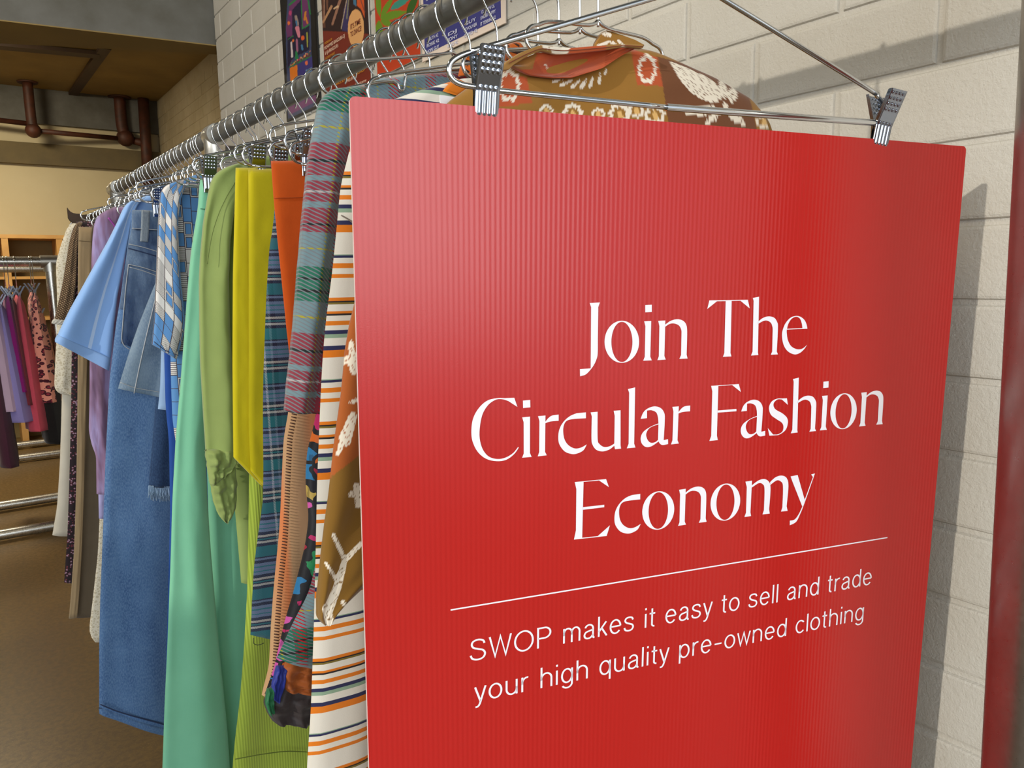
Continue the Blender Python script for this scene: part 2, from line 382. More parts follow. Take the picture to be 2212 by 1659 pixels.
ue_ = max(nb[1], UE+.002); quad = [ext(na, nb, -3.98), (P1+.03, ue_), (P2+.05, ue_), (P2+.05, max(fb[1], ue_+.12)), (P1+.03, max(fb[1], ue_+.12)), ext(fa, fb, -3.98)]
prism('trim_1', quad, EYE+hb+.004, CEIL+.24, CONC); prism('trim_6', quad, EYE+hb, EYE+hb+.004, PLY)
a = onH(0, 93, hc_); b = onH(215, 113, hc_); c = onH(155, 203, hc_); e = onH(228, 97, hc_)
def strip(name, pa, pb, wd, dz=0):
    d = Vector((pb[0]-pa[0], pb[1]-pa[1], 0)).normalized(); s = Vector((-d.y, d.x, 0))*wd/2; z0, z1 = CEIL-.03-dz, CEIL-.0005-dz
    A = Vector((pa[0], pa[1], 0)); B = Vector((pb[0], pb[1], 0)); V = []
    for z in (z0, z1): V += [(q.x, q.y, z) for q in (A-s, A+s, B+s, B-s)]
    o = mesh_obj(name, V, [(0, 1, 2, 3), (7, 6, 5, 4), (0, 4, 5, 1), (1, 5, 6, 2), (2, 6, 7, 3), (3, 7, 4, 0)], DARKW, smooth=False, outward=True); o['kind'] = 'structure'
strip('trim_4', ext(a, b, -3), b, .12, .004)
strip('trim_5', e, (c[0], U2-.05), .075)
# --- rusty pipes under the soffit
RUST = mottled('rusty_painted_pipe', C(84, 40, 20), C(48, 26, 16), 14, .6, .3, 90)
def pipe_thing(name, pts, r, label, cat, flange=None, clamps=()):
    pts = [Vector(p) for p in pts]; t = thing(name, pts[0], label, cat)
    q = MB(); q.tube(smooth_path(pts, 4) if len(pts) > 2 else pts, r, 14); q.build('tube', RUST, t)
    if flange is not None:
        q = MB(); q.lathe(pts[0]-Vector((0, 0, .012)), (0, 0, 1), [(0, r*1.9), (.011, r*2.0)], 18); auto_sharp(q.build('flange', RUST, t))
    for cpt in clamps:
        cpt = Vector(cpt); q = MB(); q.sphere(cpt, r*1.55, 12, 8); q.build('elbow', RUST, t)
    return t
def PX(x, y, u): p, h = onU(x, y, u); return Vector((p, u, EYE+h))
def drop(x0, y0, x1, y1):
    p, u = onH(x0, y0, hc_); b_ = PX(x1, y1, u); return [Vector((p, u, CEIL-.002)), Vector((p, u, b_.z+.12)), Vector((b_.x, u, b_.z))], u
d1, uA = drop(59, 176, 72, 282)
pipe_thing('drain_pipe', d1, .042, 'rusty brown pipe dropping from the plywood ceiling at far left', 'pipe', 1, [d1[-1]])
d2, uB = drop(258, 209, 271, 298)
pipe_thing('drain_pipe', d2, .052, 'shorter rusty pipe dropping from ceiling left of the corner pipe', 'pipe', 1, [d2[-1]])
uC = min(uB+.12, U2-.12); d3 = PX(311, 236, uC); d4 = PX(322, 420, uC)
pipe_thing('drain_pipe', [Vector((d3.x, uC, CEIL-.003)), Vector((d4.x, uC, d4.z))], .050, 'tall rusty downpipe in the corner where the brick wall meets the back', 'pipe')
pipe_thing('branch_pipe', [d1[-1]+Vector((.03, .0, 0)), d2[-1]+Vector((-.05, 0, -.01))], .022, 'thin horizontal rusty pipe linking the two ceiling drops', 'pipe')
pipe_thing('branch_pipe', [d2[-1]+Vector((.05, .03, -.01)), PX(316, 311, uC)], .036, 'thick short rusty pipe running into the corner downpipe', 'pipe')
pipe_thing('branch_pipe', [d1[-1]+Vector((-2.0, .2, .16)), d1[-1]+Vector((-.04, .02, .06))], .022, 'thin rusty pipe leaving the left ceiling drop towards the left', 'pipe')
# ------------------------------------------------------------------ shelf unit on the back wall
WOOD = mottled('pale_pine', C(206, 160, 92), C(190, 142, 78), 8, .5, .05)
SHD = mottled('olive_panel', C(128, 112, 66), C(118, 100, 58), 3, .7, .05)
us = U2-.42
px0, ht = onU(-200, 505, us); px1, _ = onU(150, 505, us); hbm = hU(60, 700, us); htop = hU(60, 507, us); hth = hU(60, 515, us)
t = thing('cubby_shelf', (px1, us, 0), 'pale wooden cubby shelf against the cream back wall', 'shelf')
q = MB(); q.box((px0, us, EYE+hth), (px1, U2-.01, EYE+htop)); q.build('top_board', WOOD, t, False)
for xx in (-90, 12, 130):
    pa = onU(xx, 540, us)[0]; q = MB(); q.box((pa-.025, us+.004, .002), (pa+.025, U2-.012, EYE+hth)); q.build('upright', WOOD, t, False)
for yy in (600, 690, 800):
    q = MB(); h_ = hU(60, yy, us); q.box((px0, us+.01, EYE+h_-.012), (px1-.03, U2-.014, EYE+h_+.012)); q.build('shelf_board', WOOD, t, False)
q = MB(); q.box((px0, U2-.03, .002), (px1-.03, U2-.015, EYE+hth)); q.build('back_panel', SHD, t, False)
# ------------------------------------------------------------------ the wall-mounted clothes rail
GALV = galv('galvanised_tube', (.28, .28, .265, 1), .46); ZINC = galv('bright_zinc_casting', (.66, .64, .58, 1), .34)
UR0, UR1 = -.5, 3.02
def railpt(u, dh=0, dp=0): return Vector((railp(u)+dp, u, EYE+railh(u)+dh))
t = thing('clothes_rail', railpt(UR0), 'long grey galvanised clothes rail fixed to the brick wall', 'rail')
q = MB(); q.tube([railpt(UR0), railpt(UR1)], RAILR, 32); auto_sharp(q.build('rail_tube', GALV, t))
q = MB(); q.lathe(railpt(UR1-.012), (0, 1, 0), [(0, RAILR+.003), (.03, RAILR+.004), (.036, RAILR-.004)], 24); auto_sharp(q.build('end_cap', ZINC, t))
UF = 1.862
def wall_fitting(u, t):
    c = railpt(u, -.0)
    q = MB(); q.lathe(c-Vector((0, .025, 0)), (0, 1, 0), [(0, RAILR+.0015), (0, RAILR+.0065), (.004, RAILR+.008), (.046, RAILR+.008), (.05, RAILR+.0065), (.05, RAILR+.0015)], 32)
    q.lathe(c+Vector((0, 0, -.010)), (0, 0, -1), [(0, .0245), (.05, .0245), (.056, .021), (.056, .001)], 28)
    f = auto_sharp(q.build('pipe_fitting', ZINC, t), 40)
    q = MB(); q.lathe(c+Vector((.004, -.0245, -.040)), (0, -1, 0), [(0, .0085), (.003, .0085), (.004, .0072), (.004, .0045), (.002, .0042), (.002, .0005)], 18); auto_sharp(q.build('set_screw', CHROME2, f))
    # cross tube back to the wall
    a = c+Vector((.018, 0, -.036)); b = Vector((P1-.004, u, EYE+railh(u)-.036))
    q = MB(); q.tube([a, b], RAILR, 28); auto_sharp(q.build('wall_tube', GALV, t))
    q = MB(); q.lathe(b+Vector((-.010, 0, 0)), (1, 0, 0), [(0, .024), (.003, .045), (.0135, .045)], 28); auto_sharp(q.build('wall_flange', ZINC, t))
wall_fitting(UF, t); wall_fitting(-.25, t); wall_fitting(UR1-.06, t)
# ------------------------------------------------------------------ chrome hangers
def clip_mesh():
    """pinch clip: bar along x, front towards -y; two sprung plates, dimples above, ribs below"""
    q = MB()
    for sgn in (-1, 1):
        nx, nz = 25, 66; V = []; Wd, zt, zb = .0190, .0276, -.0232
        for j in range(nz+1):
            z = zt+(zb-zt)*j/nz
            y = .0035+(.0110*max(0, (z+.002)/zt) if z > -.002 else -.0018*((-z-.002)/.021))
            for i in range(nx+1):
                x = -Wd/2+Wd*i/nx; d = 0
                if z > .006:
                    cx = (round((x/.0040)-.5)+.5)*.0040; cz = .0245-round((.0245-z)/.0045)*.0045
                    if abs(cx) < .0075 and cz > .0085:
                        rr = math.hypot(x-cx, z-cz)
                        if rr < .0015: d = math.sqrt(1-(rr/.0015)**2)*.0011
                elif -.0195 < z < .0015:
                    cx = (round((x/.0040)-.5)+.5)*.0040; rr = abs(x-cx)
                    if abs(cx) < .0075 and rr < .0013: d = math.sqrt(1-(rr/.0013)**2)*.0011*min(1, (.0015-z)/.0012, (z+.0195)/.0012)
                ed = min(i, nx-i); yy = y+d-(.0006 if ed == 0 else 0)
                V.append((x, sgn*yy, z))
        F = [(j*(nx+1)+i, j*(nx+1)+i+1, (j+1)*(nx+1)+i+1, (j+1)*(nx+1)+i) for j in range(nz) for i in range(nx)]
        if sgn > 0: F = [f[::-1] for f in F]
        q.add(V, F)
        for sx in (-1, 1):   # side flanges that fold inwards
            V = []
            for j in range(0, nz+1, 3):
                z = zt+(zb-zt)*j/nz; y = .0035+(.0110*max(0, (z+.002)/zt) if z > -.002 else -.0018*((-z-.002)/.021))
                dep = min(y-.0004, .0042)*(1 if z > -.006 else .6)
                V += [(sx*Wd/2, sgn*(y-.0006), z), (sx*Wd/2, sgn*(y-dep), z)]
            k = len(V)//2; F = [(2*i, 2*i+1, 2*i+3, 2*i+2) for i in range(k-1)]
            q.add(V, F)
    q.lathe((-.0075, 0, 0), (1, 0, 0), [(0, .0030), (.015, .0030)], 14)
    me = bpy.data.meshes.new('clip'); me.from_pydata(q.v, [], q.f); me.materials.append(chrome('clip_chrome', (.36, .40, .48, 1), .15)); me.shade_smooth(); me.update()
    me.set_sharp_from_angle(angle=math.radians(55)); return me
CLIP = clip_mesh()
WR = .00195
def add_clip(root, pos, ang=0, lean=0, s=1.0):
    o = bpy.data.objects.new('clip', CLIP); COL.objects.link(o); o.parent = root; o.matrix_parent_inverse = Matrix.Translation(-root.location)
    o.location = pos; o.rotation_euler = (lean, 0, ang); o.scale = (s, s, s); return o
def hanger(u, label, half=.19, loop=.145, apex=.095, lr=.0125, ang=0., clips=(), bar=True, drop_r=None, group='chrome wire hangers along the rail', swing=0., notch=False, halfr=None, wr=WR):
    """hook over the rail, shoulder wire with rounded ends, lower cross bar, optional clips; built across the rail, turned by ang"""
    c = railpt(u); root = thing('wire_hanger', c, label, 'hanger', group)
    ca, sa = math.cos(ang), math.sin(ang); rad = RAILR+wr+.0006; hc = RAILR+.0006+wr-.0235   # hook circle, radius .0235, hung on top of the rail
    R_ = .0235
    def wp(x, z): return Vector((c.x+x*ca, c.y+x*sa+swing*z, c.z+z))
    pts = []
    for k in range(0, 15):      # from the free end behind the rail, over the top, down the front
        an = math.radians(-28+k*(208)/14); pts.append(wp(R_*math.cos(an), hc+R_*math.sin(an)))
    pts += [wp(-R_*.93, hc-.010), wp(-R_*.72, hc-.020), wp(-R_*.40, hc-.031), wp(-R_*.12, hc-.040), wp(0, hc-.052), wp(0, -apex+.004), wp(0, -apex-.006)]
    q = MB(); q.tube(smooth_path(pts, 3), .00145, 8); q.build('hook', CHROME, root)
    hr = halfr or half
    zl, zb = -loop+lr, -loop-lr
    path = []
    path.append(wp(.0, -apex)); path.append(wp(-.012, -apex-.006))
    if notch: 
        a = -half*.52; zz = -apex-(loop-lr-apex)*.5
        path += [wp(a+.010, zz+.004), wp(a+.002, zz-.001), wp(a-.001, zz-.014), wp(a-.006, zz-.017), wp(a-.014, zz-.008)]
    path += [wp(-half+.030, zl+.006), wp(-half+.014, zl+.0008)]
    for k in range(0, 8):
        an = math.radians(100+k*160/7); path.append(wp(-half+lr+lr*math.cos(an), -loop+lr*math.sin(an)))
    path.append(wp(-half+lr+.006, zb-.0006))
    end_l = wp(-half+lr+.012, zb-.0010)
    path.append(end_l)
    if bar: path.append(wp(0, zb-.003))
    q = MB(); q.tube(smooth_path(path, 4), wr, 8)
    pr = [wp(0, -apex), wp(.012, -apex-.006), wp(hr-.030, zl+.006), wp(hr-.014, zl+.0008)]
    for k in range(0, 8):
        an = math.radians(80-k*160/7); pr.append(wp(hr-lr+lr*math.cos(an), -loop+lr*math.sin(an)))
    pr += [wp(hr-lr-.006, zb-.0006), wp(hr-lr-.012, zb-.001)]+([wp(0, zb-.003)] if bar else [])
    q.tube(smooth_path(pr, 4), wr, 8); q.build('shoulder_wire', CHROME, root)
    for x in clips: add_clip(root, wp(x, zb-.003), ang, -.02, 1.12)
    return root, wp, zb
# ------------------------------------------------------------------ the red sign and its hanger
SX0 = Vector((.23333, .50849, EYE+.12458)); PSI, SROLL, SLEAN = 1.829443, -.013263, .015478
e0 = Vector((math.sin(PSI), math.cos(PSI), 0)); n0 = e0.cross(Vector((0, 0, 1))); u0_ = math.cos(SLEAN)*Vector((0, 0, 1))+math.sin(SLEAN)*n0
SE = math.cos(SROLL)*e0+math.sin(SROLL)*u0_; SU = math.cos(SROLL)*u0_-math.sin(SROLL)*e0; SN = SE.cross(SU)
if SN.y > 0: SN = -SN
SW, SH, STH = .594, .841, .0042
def sp(a, b, d=0): return SX0+SE*a-SU*b+SN*d
def s_ab(x, y):
    d = ray(x, y); o = Vector((0, 0, EYE)); k = (SX0-o).dot(SN)/d.dot(SN); r = o+d*k-SX0; return r.dot(SE), -r.dot(SU)
sign = thing('hanging_sign', (0, 0, 0), 'large red fluted plastic sign with white lettering clipped to a chrome hanger', 'sign'); 
sign.location = sp(0, 0); 
def sign_child(name, V, F, mat, smooth=False):
    """V in sign axes (a right, b down, d out)"""
    me = bpy.data.meshes.new(name); me.from_pydata([(a, -b, d) for a, b, d in V], [], F); me.materials.append(mat); me.update()
    if smooth: me.shade_smooth()
    o = bpy.data.objects.new(name, me); COL.objects.link(o); o.parent = sign
    mw = Matrix(((SE.x, SU.x, SN.x, sp(0, 0).x), (SE.y, SU.y, SN.y, sp(0, 0).y), (SE.z, SU.z, SN.z, sp(0, 0).z), (0, 0, 0, 1)))
    o.matrix_parent_inverse = Matrix.Identity(4); o.matrix_basis = Matrix.Translation(-sign.location) @ mw; return o
rc = .004; ol = []
for cx, cy, a0 in ((SW-rc, rc, -90), (SW-rc, SH-rc, 0), (rc, SH-rc, 90), (rc, rc, 180)):
    for k in range(5):
        an = math.radians(a0+k*22.5); ol.append((cx+rc*math.cos(an), cy+rc*math.sin(an)))
no = len(ol)
sign_child('printed_face', [(a, b, .0002) for a, b in ol], [tuple(range(no))[::-1]], sign_mat())
EDGE_M = plain('white_corrugated_edge', C(236, 214, 210), .6)
core = sign_child('board', [(a, b, 0) for a, b in ol]+[(a, b, -STH) for a, b in ol], [tuple(range(no))[::-1], tuple(range(no, 2*no))]+[(i, (i+1) % no, no+(i+1) % no, no+i) for i in range(no)], EDGE_M)
# lettering traced as outlines in the plane of the sign
def cr(pts, ox, oy, sc):
    """outline points in crop pixels (third item 's' = smooth) -> dense polygon in sign plane"""
    n = len(pts); out = []
    P = [s_ab(ox+p[0]/sc, oy+p[1]/sc) for p in pts]; S = [len(p) > 2 for p in pts]
    for i in range(n):
        j = (i+1) % n; out.append(P[i])
        if S[i] or S[j]:
            a = Vector(P[i-1]) if S[i] else Vector(P[i]); b, c = Vector(P[i]), Vector(P[j]); d = Vector(P[(j+1) % n]) if S[j] else Vector(P[j])
            for k in range(1, 6):
                t = k/6; v = .5*((2*b)+(c-a)*t+(2*a-5*b+4*c-d)*t*t+(3*b-a-3*c+d)*t**3); out.append((v.x, v.y))
    return out
def ell(cx, cy, rx, ry, ox, oy, sc, n=48): return [s_ab(ox+(cx+rx*math.cos(2*PI*k/n))/sc, oy+(cy+ry*math.sin(2*PI*k/n))/sc) for k in range(n)]
k6, k7, k8, k5 = (1240, 630, 6.9125), (1000, 820, 4.424), (1500, 640, 5.0273), (980, 620, 2.3042)
S = 's'
G = {}   # glyph -> (anchor, [ (outer, [holes]) ])
def gl(ch, key, anchor, *polys): G[ch] = (s_ab(key[0]+anchor[0]/key[2], key[1]+anchor[1]/key[2]), [(cr(p, *key), []) if isinstance(p, list) else p for p in polys])
gl('J', k6, (85, 1262), [(228,170),(380,162),(357,230),(350,700),(348,920,S),(330,1010,S),(290,1095,S),(240,1165,S),(170,1235,S),(85,1262),(83,1155),(243,1145),(250,230)])
G['o'] = (s_ab(1240+690/6.9125, 630+1062/6.9125), [(ell(708, 748, 258, 314, *k6), [ell(709, 750, 157, 300, *k6)])])
gl('i', k6, (1027, 1030), [(1042,443),(1147,437),(1133,968),(1155,1025),(1027,1030),(1050,970),(1060,515)], [(1058,200),(1155,195),(1155,303),(1058,308)])
gl('n', k6, (1238, 1022), [(1252,436),(1357,430),(1343,960),(1363,1013),(1238,1022),(1260,965),(1268,515)],
   [(1352,495),(1420,445,S),(1480,420,S),(1550,412,S),(1620,433,S),(1668,490,S),(1683,600,S),(1675,940),(1690,998),(1567,1003),(1592,945),(1598,640),(1595,570,S),(1560,505,S),(1490,475,S),(1420,482,S),(1352,526)])
gl('T', k8, (305, 657), [(158,45),(575,38),(597,132),(495,48),(400,50),(387,615),(398,652),(305,657),(320,615),(335,52),(240,54),(135,138)])
gl('h', k8, (610, 643), [(630,18),(697,5),(685,610),(690,637),(610,643),(627,600),(638,50)],
   [(684,278),(740,235,S),(800,218,S),(860,232,S),(893,278,S),(902,340,S),(890,600),(902,630),(825,634),(840,600),(845,370),(843,335,S),(825,287,S),(780,263,S),(735,272,S),(684,302)])
G['e'] = (s_ab(1500+1080/5.0273, 640+630/5.0273), [(cr([(1222,352),(1213,305,S),(1190,258,S),(1150,224,S),(1100,213,S),(1040,232,S),(985,292,S),(953,370,S),(947,440,S),(965,530,S),(1010,597,S),(1080,630,S),(1140,615,S),(1190,570,S),(1217,525),(1190,553,S),(1150,574,S),(1100,572,S),(1045,540,S),(1010,475,S),(998,400,S),(998,361)], *k8),
   [cr([(1001,353),(1168,346),(1160,290,S),(1140,242,S),(1100,222,S),(1050,245,S),(1015,300,S)], *k8)])])
gl('F', k8, (158, 1570), [(177,972),(478,952),(500,1038),(405,963),(256,973),(240,1510),(250,1560),(158,1570),(178,1515),(190,1030)], [(242,1240),(452,1222),(452,1247),(242,1263)])
gl('a', k8, (565, 1540), [(503,1250),(530,1185,S),(575,1143,S),(640,1122,S),(700,1140,S),(733,1190,S),(737,1260,S),(722,1470),(764,1460),(764,1510),(710,1520,S),(680,1500,S),(667,1465),(675,1310),(672,1240,S),(655,1185,S),(610,1162,S),(567,1165),(565,1243)],
   [(677,1297),(600,1330,S),(530,1380,S),(500,1440,S),(507,1500,S),(545,1538,S),(600,1533,S),(672,1484),(668,1466),(640,1489,S),(600,1497,S),(568,1470,S),(553,1410,S),(580,1352,S),(630,1322,S),(677,1308)])
gl('s', k8, (810, 1512), [(1000,1107),(1010,1178),(945,1120),(900,1119,S),(862,1150,S),(855,1190,S),(880,1230,S),(950,1270,S),(1000,1318,S),(1010,1375,S),(985,1450,S),(920,1500,S),(870,1508,S),(810,1512),(792,1430),(850,1500),(900,1498,S),(950,1468,S),(962,1415,S),(945,1372,S),(890,1335,S),(830,1290,S),(807,1235,S),(810,1185,S),(840,1137,S),(890,1112,S),(940,1109)])
gl('C', k7, (320, 778), [(488,172),(518,260),(430,203),(370,186,S),(310,192,S),(240,240,S),(185,330,S),(160,450,S),(158,560,S),(185,660,S),(240,730,S),(320,757,S),(400,745,S),(475,702,S),(525,642),(530,650),(485,712,S),(410,765,S),(320,778,S),(220,755,S),(140,690,S),(90,590,S),(78,490,S),(95,370,S),(150,270,S),(230,200,S),(320,177,S),(400,176)])
gl('r', k7, (712, 732), [(715,348),(786,342),(782,688),(798,722),(712,732),(726,690),(728,395)], [(784,402),(815,365,S),(850,342,S),(912,333),(912,392),(850,397,S),(815,404,S),(784,416)])
gl('c', k7, (1040, 710), [(1172,312),(1172,368),(1060,375,S),(1000,387,S),(970,415,S),(955,475,S),(965,560,S),(1000,620,S),(1060,655,S),(1120,650,S),(1180,618),(1150,672,S),(1095,703,S),(1040,710,S),(970,685,S),(920,620,S),(908,550,S),(920,470,S),(960,400,S),(1020,347,S),(1085,320)])
gl('u', k7, (1450, 664), [(1217,312),(1284,306),(1284,560,S),(1300,612,S),(1345,642,S),(1400,635,S),(1443,610),(1447,345),(1437,297),(1503,292),(1503,625),(1508,658),(1450,664),(1443,630),(1395,667,S),(1330,685,S),(1270,668,S),(1235,620,S),(1225,560,S),(1228,350)])
gl('l', k7, (1563, 655), [(1573,90),(1642,73),(1633,610),(1645,648),(1563,655),(1580,612),(1585,125)])
gl('E', k5, (597, 1256), [(601,970),(757,955),(771,995),(722,962),(645,969),(638,1247),(715,1239),(776,1185),(760,1238),(597,1256),(607,1210),(609,1005)], [(640,1095),(748,1083),(748,1095),(640,1108)])
gl('m', k5, (1445, 1144), [(1450,968),(1483,963),(1475,1120),(1478,1139),(1445,1144),(1453,1122),(1457,995)],
   [(1481,987),(1515,962,S),(1545,955,S),(1568,970,S),(1575,1005,S),(1568,1105),(1571,1127),(1535,1131),(1542,1110),(1545,1005,S),(1535,980,S),(1515,976,S),(1481,998)],
   [(1573,970),(1600,946,S),(1630,938,S),(1655,950,S),(1664,990,S),(1655,1090),(1660,1113),(1627,1117),(1634,1095),(1637,992,S),(1626,967,S),(1605,962,S),(1573,985)])
gl('y', k5, (1671, 1185), [(1675,942),(1710,935),(1745,1058),(1786,945),(1777,932),(1796,927),(1742,1080,S),(1722,1130,S),(1702,1168,S),(1671,1185),(1671,1162),(1695,1156,S),(1715,1130,S),(1733,1092),(1683,965)])
def at(key, x, y): return s_ab(key[0]+x/key[2], key[1]+y/key[2])
words = [('J', None), ('o', None), ('i', None), ('n', None), ('T', None), ('h', None), ('e', None),
         ('C', None), ('i', at(k7, 563, 745)), ('r', None), ('c', None), ('u', None), ('l', None), ('a', at(k7, 1762, 643)), ('r', at(k7, 1985, 618)),
         ('F', None), ('a', None), ('s', None), ('h', at(k8, 1042, 1487)), ('i', at(k8, 1358, 1455)), ('o', at(k8, 1595, 1442)), ('n', at(k8, 1783, 1413)),
         ('E', None), ('c', at(k5, 861, 1226)), ('o', at(k5, 1010, 1207)), ('n', at(k5, 1115, 1188)), ('o', at(k5, 1343, 1162)), ('m', None), ('y', None)]
for ch, pos in words:
    an, polys = G[ch]; dx, dy = (pos[0]-an[0], pos[1]-an[1]) if pos else (0, 0); V = []; F = []
    for outer, holes in polys:
        ring = [[Vector((a+dx, b+dy, 0)) for a, b in outer]]+[[Vector((a+dx, b+dy, 0)) for a, b in h] for h in holes]
        base = len(V); flat = [v for r in ring for v in r]; V += [(v.x, v.y, .0006) for v in flat]
        for tri in tessellate_polygon(ring):
            a, b, c = [flat[i] for i in tri]
            if (b-a).cross(c-a).z > 0: tri = (tri[0], tri[2], tri[1])
            F.append(tuple(base+i for i in tri))
    sign_child('letter', V, F, WHITE_PRINT)
ra, rb = s_ab(973, 1318), s_ab(1916, 1160); rb_ = (ra[1]+rb[1])/2
sign_child('ruled_line', [(ra[0], rb_-.0006, .0006), (rb[0], rb_-.0006, .0006), (rb[0], rb_+.0006, .0006), (ra[0], rb_+.0006, .0006)], [(3, 2, 1, 0)], WHITE_PRINT)
def text_mesh(body, mat, offset=0.0, ext=0.0):
    cu = bpy.data.curves.new('t', 'FONT'); cu.body = body; cu.size = 1; cu.offset = offset; cu.resolution_u = 4
    o = bpy.data.objects.new('t', cu); COL.objects.link(o); bpy.context.view_layer.update()
    me = bpy.data.meshes.new_from_object(o.evaluated_get(bpy.context.evaluated_depsgraph_get())); bpy.data.objects.remove(o); bpy.data.curves.remove(cu)
    co = np.array([v.co[:] for v in me.vertices]); F = [tuple(p.vertices) for p in me.polygons]; bpy.data.meshes.remove(me); return co, F
def arc(cx, cy, rx, ry, a0, a1, n=18): return [(cx+rx*math.cos(math.radians(a0+(a1-a0)*k/n)), cy+ry*math.sin(math.radians(a0+(a1-a0)*k/n))) for k in range(n+1)]
def sm(*p): return [(v.x, v.y) for v in smooth_path([(a, b, 0) for a, b in p], 6)]
def ov(cx, cy, rx, ry): return arc(cx, cy, rx, ry, 0, 360, 36)
SANS = {   # centre lines of a light grotesque: advance, strokes
 'o': (.54, [ov(.27, .355, .23, .335)]), 'n': (.53, [[(.06, 0), (.06, .71)], [(.06, .36)]+arc(.265, .44, .205, .255, 180, 0)+[(.47, 0)]]),
 'h': (.53, [[(.06, 0), (.06, 1)], [(.06, .36)]+arc(.265, .44, .205, .255, 180, 0)+[(.47, 0)]]),
 'm': (.78, [[(.06, 0), (.06, .71)], [(.06, .36)]+arc(.225, .48, .165, .215, 180, 0)+[(.39, 0)], [(.39, .36)]+arc(.555, .48, .165, .215, 180, 0)+[(.72, 0)]]),
 'u': (.52, [[(.06, .71)]+arc(.26, .27, .20, .25, 180, 360)+[(.46, .36)], [(.46, .71), (.46, 0)]]), 'r': (.31, [[(.06, 0), (.06, .71)], [(.06, .36)]+arc(.27, .44, .21, .25, 180, 82)]),
 'i': (.12, [[(.06, 0), (.06, .71)], [(.06, .90), (.06, 1)]]), 'l': (.12, [[(.06, 0), (.06, 1)]]),
 't': (.28, [[(.13, .93)]+arc(.24, .13, .11, .11, 180, 275), [(.01, .68), (.27, .68)]]),
 'd': (.53, [ov(.26, .355, .21, .335), [(.47, 0), (.47, 1)]]), 'q': (.53, [ov(.26, .355, .21, .335), [(.47, -.27), (.47, .71)]]), 'p': (.53, [ov(.27, .355, .21, .335), [(.06, -.27), (.06, .71)]]),
 'g': (.53, [ov(.26, .355, .21, .335), [(.47, .71)]+arc(.265, -.04, .205, .21, 0, -155)]),
 'a': (.51, [arc(.25, .50, .17, .19, 165, 0)+[(.42, .12), (.425, .06), (.45, .03), (.49, .03)], sm((.42, .43), (.27, .39), (.11, .33), (.05, .19), (.10, .06), (.22, .02), (.34, .07), (.42, .20))]),
 'e': (.54, [arc(.27, .355, .22, .335, 2, 322, 30), [(.05, .37), (.49, .37)]]), 'c': (.48, [arc(.27, .355, .22, .335, 42, 320, 26)]),
 's': (.47, [sm((.41, .55), (.36, .66), (.23, .695), (.10, .65), (.06, .53), (.13, .43), (.25, .37), (.38, .30), (.42, .18), (.36, .06), (.22, .02), (.08, .07), (.03, .19))]),
 'y': (.43, [[(.02, .71), (.22, .01)], [(.42, .71), (.20, -.10), (.16, -.19), (.11, -.24), (.03, -.245)]]), 'k': (.42, [[(.06, 0), (.06, 1)], [(.06, .24), (.38, .71)], [(.18, .42), (.41, 0)]]),
 'w': (.66, [[(.02, .71), (.175, .02), (.33, .68), (.485, .02), (.64, .71)]]), '-': (.42, [[(.04, .36), (.38, .36)]]),
 'S': (.66, [sm((.58, .76), (.52, .90), (.33, .965), (.14, .90), (.09, .75), (.16, .61), (.33, .53), (.52, .44), (.60, .28), (.53, .10), (.33, .03), (.12, .10), (.04, .27))]),
 'W': (.88, [[(.02, .98), (.23, .03), (.44, .95), (.65, .03), (.86, .98)]]), 'O': (.80, [ov(.40, .5, .36, .47)]), 'P': (.63, [[(.07, 0), (.07, .96), (.34, .96)]+arc(.34, .71, .24, .25, 90, -90)+[(.07, .46)]])}
def ribbon(pl, wd):
    pl = [p for i_, p in enumerate(pl) if i_ == 0 or math.hypot(p[0]-pl[i_-1][0], p[1]-pl[i_-1][1]) > 1e-5]
    n = len(pl); V = []; closed = n > 3 and math.hypot(pl[0][0]-pl[-1][0], pl[0][1]-pl[-1][1]) < 1e-6
    for i in range(n):
        a = pl[i-1] if i > 0 else (pl[-2] if closed else None); b = pl[i]; c = pl[i+1] if i < n-1 else (pl[1] if closed else None)
        d1 = Vector((b[0]-a[0], b[1]-a[1])).normalized() if a else None; d2 = Vector((c[0]-b[0], c[1]-b[1])).normalized() if c else None
        d1 = d1 or d2; d2 = d2 or d1; nn = Vector((-(d1.y+d2.y), d1.x+d2.x)); nn = nn.normalized() if nn.length > 1e-6 else Vector((-d1.y, d1.x))
        k = wd/2/max(.35, nn.dot(Vector((-d1.y, d1.x))))
        V += [(b[0]+nn.x*k, b[1]+nn.y*k), (b[0]-nn.x*k, b[1]-nn.y*k)]
    return V, [(2*i, 2*i+1, 2*i+3, 2*i+2) for i in range(n-1)]
for body, a0, a1, bb in (('SWOP makes it easy to sell and trade', .0841, .5143, .4357), ('your high quality pre-owned clothing', .0878, .5071, .4725)):
    x = 0; V = []; F = []
    for ch in body:
        if ch == ' ': x += .36; continue
        adv, st = SANS[ch]
        for pl in st:
            v, f = ribbon([(x+a, b) for a, b in pl], .078); n = len(V); V += v; F += [tuple(n+i for i in q_) for q_ in f]
        x += adv+.105
    xs = [v[0] for v in V]; k = (a1-a0)/(max(xs)-min(xs)); x0 = min(xs)
    sign_child('line_of_text', [(a0+(a-x0)*k, bb-b*.0186, .0006) for a, b in V], F, WHITE_PRINT)
